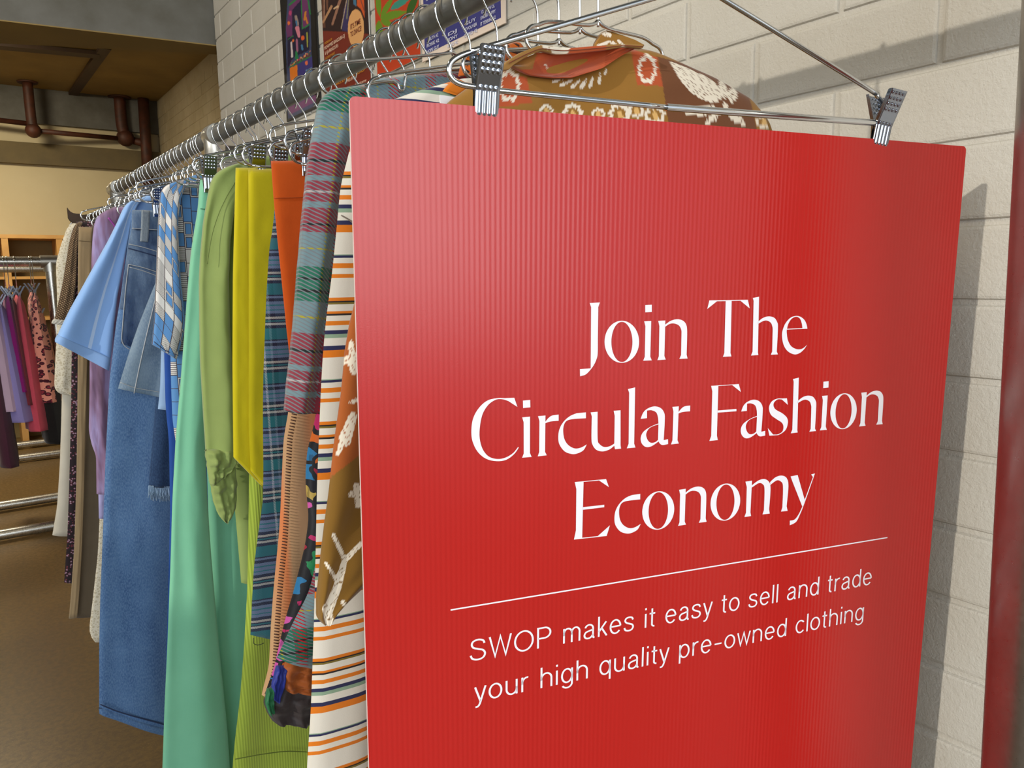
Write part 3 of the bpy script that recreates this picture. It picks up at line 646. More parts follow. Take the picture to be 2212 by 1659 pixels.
# sign hanger: axes of the sign
hs = thing('wire_hanger', sp(.2835, -.1093), 'chrome clip hanger holding the big red sign', 'hanger', 'chrome wire hangers along the rail')
dS = -.002
ap = sp(.2835, -.109, dS); uu = ap.y; rp_ = Vector((railp(uu), uu, EYE+railh(uu)))
q = MB(); hk = []
hcz = rp_.z+RAILR+.0026-.0235
for k in range(15):
    an = math.radians(-28+k*208/14); hk.append(Vector((rp_.x+.0235*math.cos(an), uu, hcz+.0235*math.sin(an))))
hk += [Vector((rp_.x-.0218, uu, hcz-.010)), Vector((rp_.x-.017, uu, hcz-.020)), Vector((rp_.x-.010, uu, hcz-.031)), Vector((ap.x-.003, uu, hcz-.044)), Vector((ap.x, uu, hcz-.055)), ap]
q.tube(smooth_path(hk, 3), .0021, 10); q.build('hook', CHROME, hs)
q = MB()
L_ = [(.2835, -.109), (.272, -.1045)]+[s_ab(*v) for v in ((1060, 98), (1033, 106.5), (1004, 116), (987, 124), (976, 134), (971.5, 147.5), (974, 162), (984, 174), (1000, 181.5), (1022, 185.5), (1045, 188))]+[(.110, -.0129), (.262, -.0118)]
q.tube(smooth_path([sp(a, b, dS) for a, b in L_], 5), .00215, 12)
q.tube(smooth_path([sp(a, b, dS) for a, b in [(.2835, -.109), (.295, -.1045), (.462, -.0455), (.478, -.0385), (.489, -.030), (.4915, -.022), (.486, -.015)]], 5), .00215, 12); q.build('shoulder_wire', CHROME, hs)
q = MB(); q.tube([sp(.256, -.0118, dS), sp(.482, -.0146, dS)], .0029, 14); auto_sharp(q.build('telescopic_bar', CHROME, hs))
def sign_clip(a, b, rot):
    o = bpy.data.objects.new('clip', CLIP); COL.objects.link(o); o.parent = hs
    X = SE*math.cos(rot)+SU*math.sin(rot); Z = SU*math.cos(rot)-SE*math.sin(rot); Y = -SN; p = sp(a, b, dS)
    o.matrix_parent_inverse = Matrix.Translation(-hs.location)
    o.matrix_basis = Matrix(((X.x, Y.x, Z.x, p.x), (X.y, Y.y, Z.y, p.y), (X.z, Y.z, Z.z, p.z), (0, 0, 0, 1)))
sign_clip(.1010, -.0130, -.03); sign_clip(.4865, -.0140, -.10)
# ------------------------------------------------------------------ cloth panels
def resample(pl, n):
    P = [Vector(p) for p in pl]; L = [0]
    for a, b in zip(P, P[1:]): L.append(L[-1]+(b-a).length)
    out = []; k = 0
    for i in range(n+1):
        t = L[-1]*i/n
        while k < len(P)-2 and L[k+1] < t: k += 1
        f = (t-L[k])/max(1e-9, L[k+1]-L[k]); out.append(P[k].lerp(P[k+1], min(1, max(0, f))))
    # soften corners a little
    for _ in range(2): out = [out[0]]+[(out[i-1]+out[i]*2+out[i+1])/4 for i in range(1, n)]+[out[-1]]
    return out
def px(pts, u): return [onU(x, y, u) for x, y in pts]
TILT, TP = -.24, .50            # the nearest shirt is turned a little: beyond p = .5 it swings towards the shop front
def tilt(p): return TILT*max(0, p-TP)
def pxt(pts, u):
    out = []
    for x, y in pts:
        p, h = onU(x, y, u)
        if p > TP: d = ray(x, y); k = (u-TILT*TP)/(d.y-TILT*d.x); p, h = d.x*k, d.z*k
        out.append((p, h))
    return out
def folds(seed, amp=.006, n=3.0, drift=.4, grow=.6, crease=.0015):
    r = random.Random(seed); ph = [r.uniform(0, 6.28) for _ in range(4)]
    def f(s, t):
        g = (1-grow)+grow*t
        v = math.sin(2*PI*n*s+ph[0]+drift*3*t)+.55*math.sin(2*PI*n*1.9*s+ph[1]-drift*4*t)+.3*math.sin(2*PI*n*.6*s+ph[2]+2*t)
        z = mnoise.noise(Vector((s*2.2+seed, t*7, seed*1.7)))+.5*mnoise.noise(Vector((s*6+seed, t*16, seed*.7)))
        return amp*g*v*.6+crease*z*2
    return f
def panel(name, L, R, u, mat, parent, thick=.016, nu=22, nv=46, fold=None, grain=False, skew=0., dome=.03, tip=.0, cols=None, uoff=(0, 0), hem_close=True, turn=False):
    """soft closed cloth shape hanging across the rail: left and right edge lines (p,h) at distance u, rounded sides, folds in depth"""
    Ls, Rs = resample(L, nv), resample(R, nv); fold = fold or folds(len(name)+u*31)
    V = []; UV = []; wl = sum((a-b).length for a, b in zip(Ls, Rs))/(nv+1); hl = sum((Ls[i+1]-Ls[i]).length for i in range(nv))
    for side in (-1, 1):
        for j in range(nv+1):
            t = j/nv
            for i in range(nu+1):
                s = i/nu; s2 = .5-.5*math.cos(PI*s) if False else s
                P = Ls[j].lerp(Rs[j], s2); e = max(0.0, 1-(2*s-1)**8)**.5
                tp = min(1.0, (t/dome)**.5) if dome > 0 else 1.0
                d = thick/2*e*tp
                du = fold(s, t)*(.25+.75*e)*min(1, .15+t*6)
                V.append((P.x, u+side*d+du+skew*(s-.5)+(tilt(P.x) if turn else 0), EYE+P.y)); UV.append((s*wl+uoff[0], -t*hl+uoff[1]) if grain else (P.x+uoff[0], P.y+uoff[1]))
    N = (nu+1)*(nv+1); F = []
    for j in range(nv):
        for i in range(nu):
            a = j*(nu+1)+i; F.append((a, a+1, a+nu+2, a+nu+1)[::-1]); F.append((N+a, N+a+1, N+a+nu+2, N+a+nu+1))
        a = j*(nu+1); b = a+nu
        F.append((a, a+nu+1, N+a+nu+1, N+a)[::-1]); F.append((b, b+nu+1, N+b+nu+1, N+b))
    for i in range(nu):
        F.append((i, i+1, N+i+1, N+i))
        if hem_close: a = nv*(nu+1)+i; F.append((a, a+1, N+a+1, N+a)[::-1])
    c = None
    if cols is not None: c = cols(np.array(V))
    return mesh_obj(name, V, F, mat, parent, uv=UV, smooth=True, col=c, outward=True)
def seam(name, pts, u, mat, parent, r=.0011, flat=.5):
    q = MB(); q.tube([W3(p, u, h) for p, h in resample(pts, max(6, 4*len(pts)))], r, 6); return q.build(name, mat, parent)
def garment(name, u, label, cat, group=None): return thing(name, railpt(u), label, cat, group)
# raster of flat print shapes given in photo pixels, evaluated at projected garment points
def raster(base, layers):
    def f(V):
        d = V-np.array([0, 0, EYE]); z = d@np.array(FW); X = 1106+FPX*(d@np.array(RT))/z; Y = 829.5-FPX*(d@np.array(UP))/z
        return rasterxy(X, Y, base, layers)
    return f
def rasterxy(X, Y, base, layers):
    c = np.tile(np.array(base[:3], dtype=np.float32), (len(X), 1))
    for ly in layers:
        k = ly[0]
        if k == 'poly':
            pts = ly[1]; ins = np.zeros(len(X), bool); n = len(pts)
            for i in range(n):
                x0, y0 = pts[i]; x1, y1 = pts[(i+1) % n]
                if y0 == y1: continue
                cond = ((y0 > Y) != (y1 > Y)) & (X < (x1-x0)*(Y-y0)/(y1-y0)+x0); ins ^= cond
            m_ = ins
        elif k == 'cap':
            x0, y0, x1, y1, r0, r1 = ly[1]; dx, dy = x1-x0, y1-y0; t = np.clip(((X-x0)*dx+(Y-y0)*dy)/max(1e-6, dx*dx+dy*dy), 0, 1)
            m_ = np.hypot(X-x0-dx*t, Y-y0-dy*t) < r0+(r1-r0)*t
        elif k == 'ell':
            cx, cy, rx, ry = ly[1]; m_ = ((X-cx)/rx)**2+((Y-cy)/ry)**2 < 1
        elif k == 'ring':
            cx, cy, rx, ry, wd = ly[1]; an = np.arctan2(Y-cy, X-cx); rr = np.hypot((X-cx)/rx, (Y-cy)/ry)+.10*np.sin(an*9)+.06*np.sin(an*17+1); m_ = np.abs(rr-1) < wd
        elif k == 'leaf':
            x0, y0, x1, y1, wd = ly[1]; dx, dy = x1-x0, y1-y0; l = math.hypot(dx, dy); a = ((X-x0)*dx+(Y-y0)*dy)/l/l; b = ((Y-y0)*dx-(X-x0)*dy)/l
            m_ = (a > 0) & (a < 1) & (np.abs(b) < wd*np.sin(np.pi*np.clip(a, 0, 1)**.8)) 
            crack = (np.abs(np.sin((X*.9+Y*.35)*.23+np.sin(Y*.13)*2)) < .10) | (np.abs(np.sin((X*.3-Y*.9)*.19+np.sin(X*.11)*2)) < .09)
            c[m_ & ~crack] = ly[2][:3]; continue
        if k == 'cap' and ly[2] == BATW:
            m_ = m_ & ~((np.abs(np.sin((X*.8+Y*.5)*.17+np.sin(Y*.12)*2)) < .09) | (np.abs(np.sin((X*.5-Y*.8)*.13+np.sin(X*.1)*2)) < .08))
        c[m_] = ly[2][:3]
    return c
# ------------------------------------------------------------------ garments on the rail, nearest first
WHITEC, NAVY, ORANGE, BLACKC, SAGEC, OLV = C(226, 220, 206), C(44, 46, 82), C(222, 122, 26), C(40, 34, 34), C(140, 166, 140), C(122, 104, 40)
STRIPE = stripes_cloth('striped_jersey', [(0, ORANGE), (.03, WHITEC), (.077, ORANGE), (.115, WHITEC), (.158, NAVY), (.176, SAGEC), (.186, WHITEC), (.36, ORANGE), (.42, NAVY), (.456, WHITEC), (.518, SAGEC), (.55, NAVY), (.58, WHITEC), (.618, ORANGE), (.656, WHITEC), (.698, BLACKC), (.711, ORANGE), (.732, WHITEC), (.788, OLV), (.802, BLACKC), (.816, ORANGE), (.84, WHITEC)], .118, 'y', .0)
MAR, BGR, GRN, RED, YEL, GRY, DKG = C(134, 52, 66), C(108, 134, 142), C(36, 104, 84), C(186, 14, 32), C(158, 150, 50), C(170, 160, 160), C(30, 36, 36)
PLAID = weave_cloth('red_green_tartan', [(0, C(112, 120, 126)), (.36, YEL), (.41, C(112, 120, 126)), (.66, MAR), (.74, RED), (.92, MAR), (.96, C(120, 110, 116))], .050,
    [(0, GRN), (.055, DKG), (.068, GRN), (.12, DKG), (.133, GRN), (.18, BGR), (.26, YEL), (.27, BGR), (.35, MAR), (.435, DKG), (.45, MAR), (.52, BGR), (.55, MAR), (.60, GRY), (.612, MAR), (.66, BGR), (.69, MAR), (.77, DKG), (.785, MAR), (.82, BGR), (.90, YEL), (.91, BGR)], .205, .0042, 0, 0, flip=True)
# 1 batik shirt
OLIVE, RUST_, BROWN, BATW, TANW = C(150, 106, 40), C(182, 82, 42), C(112, 68, 38), C(236, 226, 206), C(222, 178, 108)
def batik_layers():
    Ls = [('poly', [(1070, 150), (1138, 168), (1150, 222), (1030, 240)], RUST_), ('ring', (1100, 185, 20, 30, .17), BATW),
          ('poly', [(1362, 105), (1420, 124), (1432, 186), (1377, 184)], RUST_), ('ring', (1398, 149, 17, 27, .17), BATW),
          ('poly', [(1420, 122), (1560, 160), (1660, 225), (1662, 290), (1446, 280), (1432, 186)], BROWN),
          ('poly', [(1618, 205), (1700, 240), (1720, 320), (1640, 300)], OLIVE)]
    for x0, y0, x1, y1, wd in ((1552, 222, 1446, 132, 21), (1558, 216, 1512, 158, 13), (1566, 214, 1556, 168, 9), (1574, 216, 1590, 182, 9), (1578, 222, 1592, 196, 7), (1550, 232, 1480, 246, 11), (1568, 236, 1612, 272, 10), (1556, 240, 1520, 272, 8), (1572, 226, 1560, 232, 8)): Ls.append(('leaf', (x0, y0, x1, y1, wd), BATW))
    for x0, y0, x1, y1, r in ((1196, 176, 1214, 172, 3), (1212, 184, 1234, 174, 4), (1236, 188, 1252, 174, 4), (1257, 188, 1266, 172, 5), (1275, 186, 1280, 168, 4), (1294, 178, 1296, 160, 4), (1306, 160, 1310, 150, 3)): Ls.append(('cap', (x0, y0, x1, y1, r, r*.6), BATW))
    for cx, cy, r in ((1180, 240, 12), (1237, 246, 18), (1292, 248, 12), (1338, 246, 19), (1374, 238, 14), (1414, 248, 18), (1650, 262, 14)):
        Ls += [('ring', (cx, cy, r, r, .22), BATW), ('cap', (cx, cy-4, cx+2, cy+5, 4, 6), TANW)]
    return Ls
BAT = print_mat('batik_print')
g = garment('batik_shirt', .63, 'brown and rust batik print shirt with white leaf motifs behind the sign', 'shirt')
panel('shirt_body', pxt([(1092, 128), (1040, 172), (985, 212), (900, 300), (860, 600), (850, 1250)], .62), pxt([(1394, 99), (1440, 113), (1560, 165), (1638, 210), (1668, 246), (1690, 330), (1730, 600), (1740, 1250)], .62), .63, BAT, g, .024, 330, 190, folds(3, .003, 2, .3, .6), dome=.02, cols=raster(OLIVE, batik_layers()), turn=True)
slv = [('poly', [(690, 600), (800, 600), (800, 965), (742, 1010), (690, 1050)], C(168, 88, 34))]
for x0, y0, x1, y1, r0, r1 in ((752, 780, 770, 770, 12, 8), (758, 740, 764, 800, 5, 9), (770, 790, 784, 800, 9, 10), (756, 870, 782, 860, 3, 6), (745, 950, 762, 900, 14, 9), (730, 980, 745, 940, 4, 9), (770, 1050, 776, 1090, 7, 9), (758, 1068, 782, 1075, 6, 6), (720, 1155, 745, 1210, 4, 5), (745, 1210, 780, 1175, 6, 5), (745, 1210, 728, 1270, 6, 9), (703, 1215, 725, 1250, 3, 4), (725, 1250, 735, 1235, 4, 4), (728, 1270, 708, 1320, 9, 11), (706, 1315, 712, 1345, 10, 9), (740, 1300, 744, 1306, 4, 4)): slv.append(('cap', (x0, y0, x1, y1, r0, r1), BATW))
panel('sleeve', px([(880, 380), (790, 600), (764, 700), (753, 760), (745, 850), (737, 905), (727, 975), (718, 1055), (708, 1135), (699, 1225), (691, 1300), (692, 1340), (702, 1352)], .597), px([(1010, 330), (980, 700), (940, 1100), (880, 1200), (790, 1275), (735, 1325), (716, 1350)], .597), .605, BAT, g, .016, 150, 230, folds(5, .0025, 1.5, .3, .7), grain=True, cols=raster(C(128, 92, 30), slv))
panel('sleeve', pxt([(1560, 190), (1590, 500), (1610, 1000), (1620, 1240)], .64), pxt([(1668, 250), (1700, 420), (1750, 800), (1745, 1250)], .64), .648, BAT, g, .02, 30, 60, folds(6, .004, 2), grain=True, cols=raster(C(140, 100, 36), [('poly', [(1500, 500), (1900, 480), (1900, 800), (1500, 830)], RUST_)]), turn=True)
cl = [('poly', [(1150, 118), (1240, 112), (1250, 160), (1175, 160)], RUST_), ('poly', [(1090, 115), (1160, 112), (1150, 150), (1090, 150)], C(150, 100, 42)), ('poly', [(1215, 105), (1310, 100), (1305, 150), (1205, 165)], RUST_), ('cap', (1196, 152, 1206, 150, 3, 3), BATW), ('cap', (1178, 140, 1184, 150, 2, 2), BATW)]
def coll(name, top, bot, u, base, ly, th=.006, nu=90, nv=36, fl=None, dome=.1):
    # a band between two roughly horizontal lines
    T = resample(pxt(top, u), nu); B = resample(pxt(bot, u), nu); V = []; UV = []; F = []
    for sd in (0, 1):
        for j in range(nv+1):
            t = j/nv
            for i in range(nu+1):
                P = T[i].lerp(B[i], t); s = i/nu; bul = math.sin(PI*t)*math.sin(PI*s)
                V.append((P.x, u+sd*th+(fl(s, t) if fl else 0)+tilt(P.x), EYE+P.y)); UV.append((P.x, P.y))
    N = (nu+1)*(nv+1)
    for j in range(nv):
        for i in range(nu):
            a = j*(nu+1)+i; F += [(a+nu+1, a+nu+2, a+1, a), (N+a, N+a+1, N+a+nu+2, N+a+nu+1)]
    for i in range(nu):
        F.append((i, i+1, N+i+1, N+i)); a = nv*(nu+1)+i; F.append((N+a, N+a+1, a+1, a))
    for j in range(nv):
        a = j*(nu+1); b = a+nu; F += [(a, N+a, N+a+nu+1, a+nu+1)[::-1], (b, b+nu+1, N+b+nu+1, N+b)[::-1]]
    return mesh_obj(name, V, F, BAT, g, uv=UV, col=raster(base, ly)(np.array(V)), outward=True)
coll('collar_lining', [(1100, 140), (1160, 114), (1230, 108), (1300, 103), (1378, 98)], [(1104, 143), (1150, 160), (1190, 166), (1235, 168), (1300, 148), (1345, 120), (1385, 99)], .606, C(170, 72, 34), cl, .004, fl=lambda s, t: .012*math.sin(PI*t)*math.sin(PI*s)+.003*math.sin(9*s+6*t))
cl2 = [('poly', [(1185, 100), (1232, 102), (1222, 124), (1196, 120)], BATW), ('cap', (1176, 98, 1182, 104, 6, 4), BATW), ('poly', [(1232, 102), (1310, 98), (1310, 120), (1222, 126)], RUST_), ('cap', (1345, 98, 1348, 110, 3, 3), BATW), ('cap', (1335, 112, 1338, 118, 3, 3), BATW)]
coll('collar', [(1078, 152), (1096, 132), (1128, 112), (1168, 97), (1200, 101), (1240, 103), (1305, 98), (1350, 94), (1392, 97)], [(1100, 150), (1108, 141), (1138, 122), (1170, 109), (1200, 116), (1240, 115), (1305, 108), (1352, 100), (1388, 104)], .600, C(158, 116, 58), cl2, .005, nv=8)
cl3 = [('cap', (1306, 72, 1316, 76, 5, 5), BATW), ('cap', (1292, 98, 1318, 90, 3, 3), BATW), ('cap', (1336, 88, 1345, 98, 3, 4), BATW), ('cap', (1322, 92, 1330, 96, 4, 3), BATW)]
coll('collar_back', [(1290, 92), (1300, 74), (1310, 65), (1345, 76), (1372, 86), (1392, 97)], [(1288, 100), (1305, 103), (1330, 101), (1355, 98), (1378, 100), (1390, 101)], .622, OLIVE, cl3, .006, nv=14)
q = MB(); q.tube([W3(p, .597+tilt(p), h) for p, h in resample(pxt([(1100, 136), (1135, 118), (1168, 104), (1200, 109), (1240, 109), (1305, 103), (1350, 98), (1388, 101)], .597), 40)], .0005, 6); q.build('collar_stitching', plain('rust_thread', C(120, 60, 36), .8), g)
tg = MB(); a_, b_ = onU(950, 205, .645), onU(972, 222, .645); tg.box((a_[0], .6445, EYE+b_[1]-.02), (b_[0]+.006, .6455, EYE+a_[1])); tg.build('price_tag', plain('white_card', C(236, 236, 238), .6), g, False)
# 2 striped dress
g = garment('striped_dress', .69, 'white jersey dress with orange, navy and sage stripes beside the sign edge', 'dress')
panel('dress_body', px([(1000, 168), (900, 196), (830, 222), (770, 290), (742, 400), (733, 500), (724, 590), (710, 700), (703, 780), (697, 900), (691, 1050), (688, 1200), (684, 1350), (677, 1546), (669, 1660), (660, 1900)], .683), px([(1010, 166), (1120, 180), (1200, 260), (1180, 600), (1190, 1200), (1210, 1900)], .683), .69, STRIPE, g, .016, 34, 120, folds(8, .004, 3.2, .5, .7), dome=.01)
panel('orange_neck_patch', px([(958, 196), (968, 183), (985, 168)], .676), px([(990, 206), (1008, 196), (1015, 182)], .676), .678, cloth('orange_jersey', C(226, 126, 24)), g, .004, 10, 10, lambda s, t: 0)
seam('armhole_seam', px([(737, 465), (755, 475), (775, 492)], .679), .679, plain('grey_thread', C(150, 140, 128), .8), g, .0007)
# 3 tartan jacket
g = garment('tartan_jacket', .83, 'red, blue and green tartan wool jacket hanging next to the striped dress', 'jacket')
panel('jacket_body', px([(830, 165), (780, 190), (752, 240), (740, 500), (724, 900), (704, 1150), (675, 1285), (642, 1345), (604, 1428)], .835), px([(1000, 150), (1080, 170), (1060, 500), (1040, 1000), (1020, 1200), (980, 1400), (960, 1520)], .835), .845, PLAID, g, .018, 28, 80, folds(11, .004, 2.5, .3), dome=.02)
panel('sleeve', px([(738, 186), (722, 190), (706, 205), (697, 225), (691, 266), (683, 304), (676, 354), (672, 405), (664, 484), (656, 581), (647, 689), (637, 786), (630, 840), (626, 892)], .80), px([(800, 178), (795, 230), (780, 300), (765, 400), (748, 500), (735, 600), (722, 740), (712, 830), (700, 896)], .80), .812, PLAID, g, .026, 26, 90, lambda s, t: .006*math.sin(2*PI*(1.25*s+.1+t*.25))*min(1, t*4)+.0016*mnoise.noise(Vector((s*4, t*18, 3))), grain=True, dome=.03)
panel('sleeve', px([(1040, 165), (1050, 400), (1040, 800)], .85), px([(1110, 190), (1140, 400), (1120, 820)], .85), .86, PLAID, g, .022, 18, 50, folds(12, .004, 2), grain=True)
# 4 silk print dress
SILK = silk_print(); g = garment('silk_print_dress', .90, 'multicolour silk dress with black outlined pink, green and blue print', 'dress')
panel('dress_body', px([(820, 250), (760, 500), (720, 700), (699, 829), (690, 880), (681, 930), (668, 975), (664, 1040), (672, 1120), (664, 1180), (652, 1230), (638, 1285), (621, 1340), (607, 1400), (596, 1450), (576, 1505)], .893), px([(980, 240), (1000, 500), (990, 900), (960, 1300), (920, 1520)], .893), .90, SILK, g, .02, 30, 90, folds(14, .005, 3.5, .6), grain=True)
panel('bunched_cuff', px([(640, 1440), (610, 1470), (585, 1495), (572, 1518), (578, 1538), (584, 1550), (592, 1562)], .885), px([(760, 1440), (780, 1500), (770, 1566)], .885), .892, cloth('charcoal_silk', C(70, 62, 62), C(46, 40, 42), rough=.5), g, .03, 24, 24, folds(15, .006, 4, 1.2, .3, .004))
panel('orange_band', px([(622, 1425), (612, 1450), (612, 1478), (622, 1496)], .872), px([(760, 1448), (762, 1500)], .872), .876, cloth('burnt_orange_silk', C(184, 98, 36), C(120, 58, 22), rough=.5), g, .014, 20, 14, folds(16, .004, 4, .5, .2, .003))
panel('blue_band', px([(600, 1440), (588, 1480), (590, 1510)], .874), px([(622, 1440), (618, 1480), (604, 1520)], .874), .878, cloth('royal_blue_silk', C(36, 52, 150), C(24, 36, 110), rough=.5), g, .014, 10, 12)
panel('green_band', px([(580, 1490), (574, 1520), (584, 1546)], .873), px([(592, 1488), (594, 1520), (594, 1540)], .873), .877, cloth('green_silk', C(28, 116, 66), C(20, 80, 50), rough=.5), g, .012, 8, 12)
panel('orange_black_yoke', px([(1010, 118), (1005, 135), (1000, 160)], .80), px([(1130, 84), (1150, 110), (1150, 150)], .80), .81, weave_cloth('orange_black_print', [(0, C(190, 92, 24)), (.35, C(40, 24, 16)), (.55, C(200, 104, 30)), (.8, C(60, 30, 16))], .03, [(0, C(190, 92, 24)), (.5, C(44, 26, 18)), (.7, C(190, 92, 24))], .022, .009), g, .014, 20, 12)
# 5 camel blanket-stitched coat
g = garment('camel_coat', .95, 'camel fleece coat with brown blanket stitched edge below the tartan sleeve', 'coat')
n_ = NT('camel_fleece'); x_, y_ = n_.uv(); st_ = n_.ramp(n_.per(x_, .05, .12), [(0, C(186, 146, 106)), (.30, C(200, 128, 80)), (.42, C(206, 120, 70)), (.56, C(186, 146, 106))], 'LINEAR'); CAMEL = finish_cloth(n_, st_, .95, weave=260, sheen=.6)
camL = [(700, 300), (668, 500), (645, 700), (632, 840), (627, 894), (617, 946), (612, 1052), (611, 1087), (607, 1160), (596, 1270), (589, 1362), (585, 1447), (572, 1490), (569, 1506)]
panel('coat_body', px(camL, .943), px([(860, 300), (880, 700), (860, 1100), (800, 1400), (700, 1520)], .943), .95, CAMEL, g, .018, 26, 90, folds(18, .005, 2.2, .5), dome=.02)
EDG = plain('dark_brown_thread', C(74, 42, 28), .8); q = MB(); lp = resample(px([(x+2, y) for x, y in camL[3:-1]], .941), 100)
for i in range(100):
    a, b = lp[i], lp[i+1]; q.tube([W3(a.x+.0002, .9395, a.y), W3(a.x+.0062, .9370, a.y-.0022)], .0008, 5)
q.build('blanket_stitching', EDG, g)
# 6 orange skirt
ORC = cloth('orange_ponte', C(216, 92, 16), C(200, 80, 12))
g = garment('orange_skirt', 1.0, 'bright orange skirt with a stitched waistband clipped below a chrome clip', 'skirt')
panel('skirt_panel', px([(586.5, 347), (592, 426), (601, 521), (609, 600), (620, 710), (631, 806), (641, 900), (650, 1000)], .9955), px([(735, 345), (760, 426), (790, 600), (810, 800), (820, 1000)], .9955), .998, ORC, g, .0048, 26, 70, folds(20, .003, 1.3, .2, .95, .0005), dome=.005)
seam('waistband_stitch', px([(592, 428), (640, 427), (690, 424)], .9945), .9945, plain('orange_thread', C(180, 74, 10), .8), g, .0006)
# 7 checked shirt
TEA, NVY, SLT, WHT = C(26, 92, 100), C(24, 24, 46), C(88, 102, 130), C(200, 206, 206)
CHECK = weave_cloth('blue_madras_check', [(0, C(70, 90, 110)), (.30, C(56, 76, 100)), (.62, WHT), (.66, TEA), (.74, C(120, 140, 150)), (.78, NVY), (.86, C(60, 80, 104))], .075,
    [(0, TEA), (.10, NVY), (.17, C(150, 150, 146)), (.22, NVY), (.25, TEA), (.28, NVY), (.31, C(150, 146, 140)), (.36, NVY), (.43, SLT), (.50, TEA), (.52, SLT), (.60, TEA), (.63, SLT), (.70, NVY), (.77, SLT), (.82, NVY), (.85, TEA)], .062, .0016, .1, .2, thr=.22)
g = garment('checked_shirt', 1.06, 'navy, teal and white madras checked shirt squeezed between orange and yellow', 'shirt')
panel('shirt_body', px([(600, 420), (594, 488), (586, 535), (580, 630), (577, 700), (573, 811), (572, 901), (573, 1022), (572, 1085), (561, 1160), (552, 1234), (548, 1307), (545, 1376)], 1.052), px([(760, 420), (790, 700), (800, 1000), (790, 1200), (760, 1402)], 1.052), 1.06, CHECK, g, .016, 22, 80, folds(22, .004, 2.4, .3), dome=.01)
seam('loose_thread', px([(548, 1378), (547, 1390), (556, 1394), (566, 1391), (570, 1389)], 1.049), 1.049, plain('dark_thread', C(40, 50, 40), .8), g, .0005)
# 8 mustard trousers
MUS = cloth('mustard_ponte', C(198, 184, 10), C(184, 168, 8))
g = garment('mustard_trousers', 1.16, 'mustard yellow folded trousers with a slanting hem', 'trousers')
panel('front_leg', px([(540, 365), (541, 600), (541, 800), (541, 930), (545, 1018)], 1.142), px([(640, 362), (668, 600), (672, 900), (660, 1150)], 1.142), 1.15, MUS, g, .012, 20, 70, lambda s, t: .004*math.sin(2*PI*(.9*s+.1))*(.3+t)+.001*mnoise.noise(Vector((s*5, t*14, 2))), dome=.01)
panel('back_leg', px([(512, 361), (509, 480), (506, 600), (505, 781), (506, 901), (507, 989)], 1.156), px([(560, 361), (566, 600), (570, 800), (572, 960), (574, 1058)], 1.156), 1.163, MUS, g, .012, 14, 70, folds(25, .002, 1, .2, .5, .0006), dome=.01)
# 9 lime corduroys
g = garment('lime_corduroy_trousers', 1.20, 'lime green corduroy trousers hanging lowest below the mustard pair', 'trousers')
LIME = corduroy('lime_corduroy', C(170, 190, 66), C(140, 160, 48))
panel('trouser_leg', px([(530, 390), (536, 700), (541, 1000), (540, 1087), (537, 1270), (530, 1399), (521, 1509), (510, 1601), (505, 1659), (492, 1850)], 1.193), px([(690, 390), (730, 800), (780, 1300), (800, 1850)], 1.193), 1.20, LIME, g, .018, 26, 90, folds(27, .006, 1.8, .3), dome=.01)
seam('hem_stitch', px([(508, 1640), (560, 1630), (620, 1622), (690, 1626)], 1.176), 1.176, plain('lime_thread', C(96, 112, 40), .8), g, .0008)
# 10 sage blouse
SAGE = cloth('sage_crepe', C(142, 160, 92), C(126, 144, 78), rough=.8)
g = garment('sage_blouse', 1.25, 'sage green long sleeved blouse with a turned back cuff', 'blouse')
panel('blouse_body', px([(545, 338), (520, 350), (500, 385), (486, 450), (480, 560), (486, 700), (492, 850), (502, 1000), (512, 1120), (524, 1262)], 1.252), px([(640, 330), (680, 360), (690, 700), (690, 1262)], 1.252), 1.26, SAGE, g, .018, 22, 80, folds(30, .006, 2.2, .3), dome=.02)
panel('sleeve', px([(520, 350), (495, 358), (476, 368), (463, 382), (455, 420), (446, 480), (440, 548), (437, 602), (438, 700), (440, 790), (445, 875), (449, 940), (452, 985)], 1.215), px([(545, 356), (530, 385), (512, 440), (500, 520), (497, 600), (500, 700), (506, 800), (512, 880), (515, 985)], 1.215), 1.228, SAGE, g, .028, 24, 90, lambda s, t: .009*math.sin(2*PI*(.85*s+.15*t+.05))*min(1, t*4)+.0022*mnoise.noise(Vector((s*3, t*13, 9))), grain=True, dome=.03)
panel('turned_cuff', px([(449, 975), (452, 1005), (456, 1036), (459, 1050)], 1.207), px([(515, 968), (520, 985), (512, 1010), (490, 1028)], 1.207), 1.222, SAGE, g, .034, 20, 16, folds(31, .005, 2.5, 1.5, .2, .004))
panel('cuff_flap', px([(456, 1030), (460, 1060), (467, 1092), (477, 1118), (489, 1131)], 1.212), px([(512, 1000), (517, 1050), (516, 1090), (508, 1116), (493, 1131)], 1.212), 1.224, SAGE, g, .026, 18, 26, folds(32, .005, 2, 1, .2, .004))
seam('armhole_seam', px([(508, 394), (492, 420), (476, 453), (466, 480), (458, 508), (452, 540), (448, 570)], 1.2075), 1.2085, plain('sage_thread', C(112, 130, 68), .8), g, .0007)
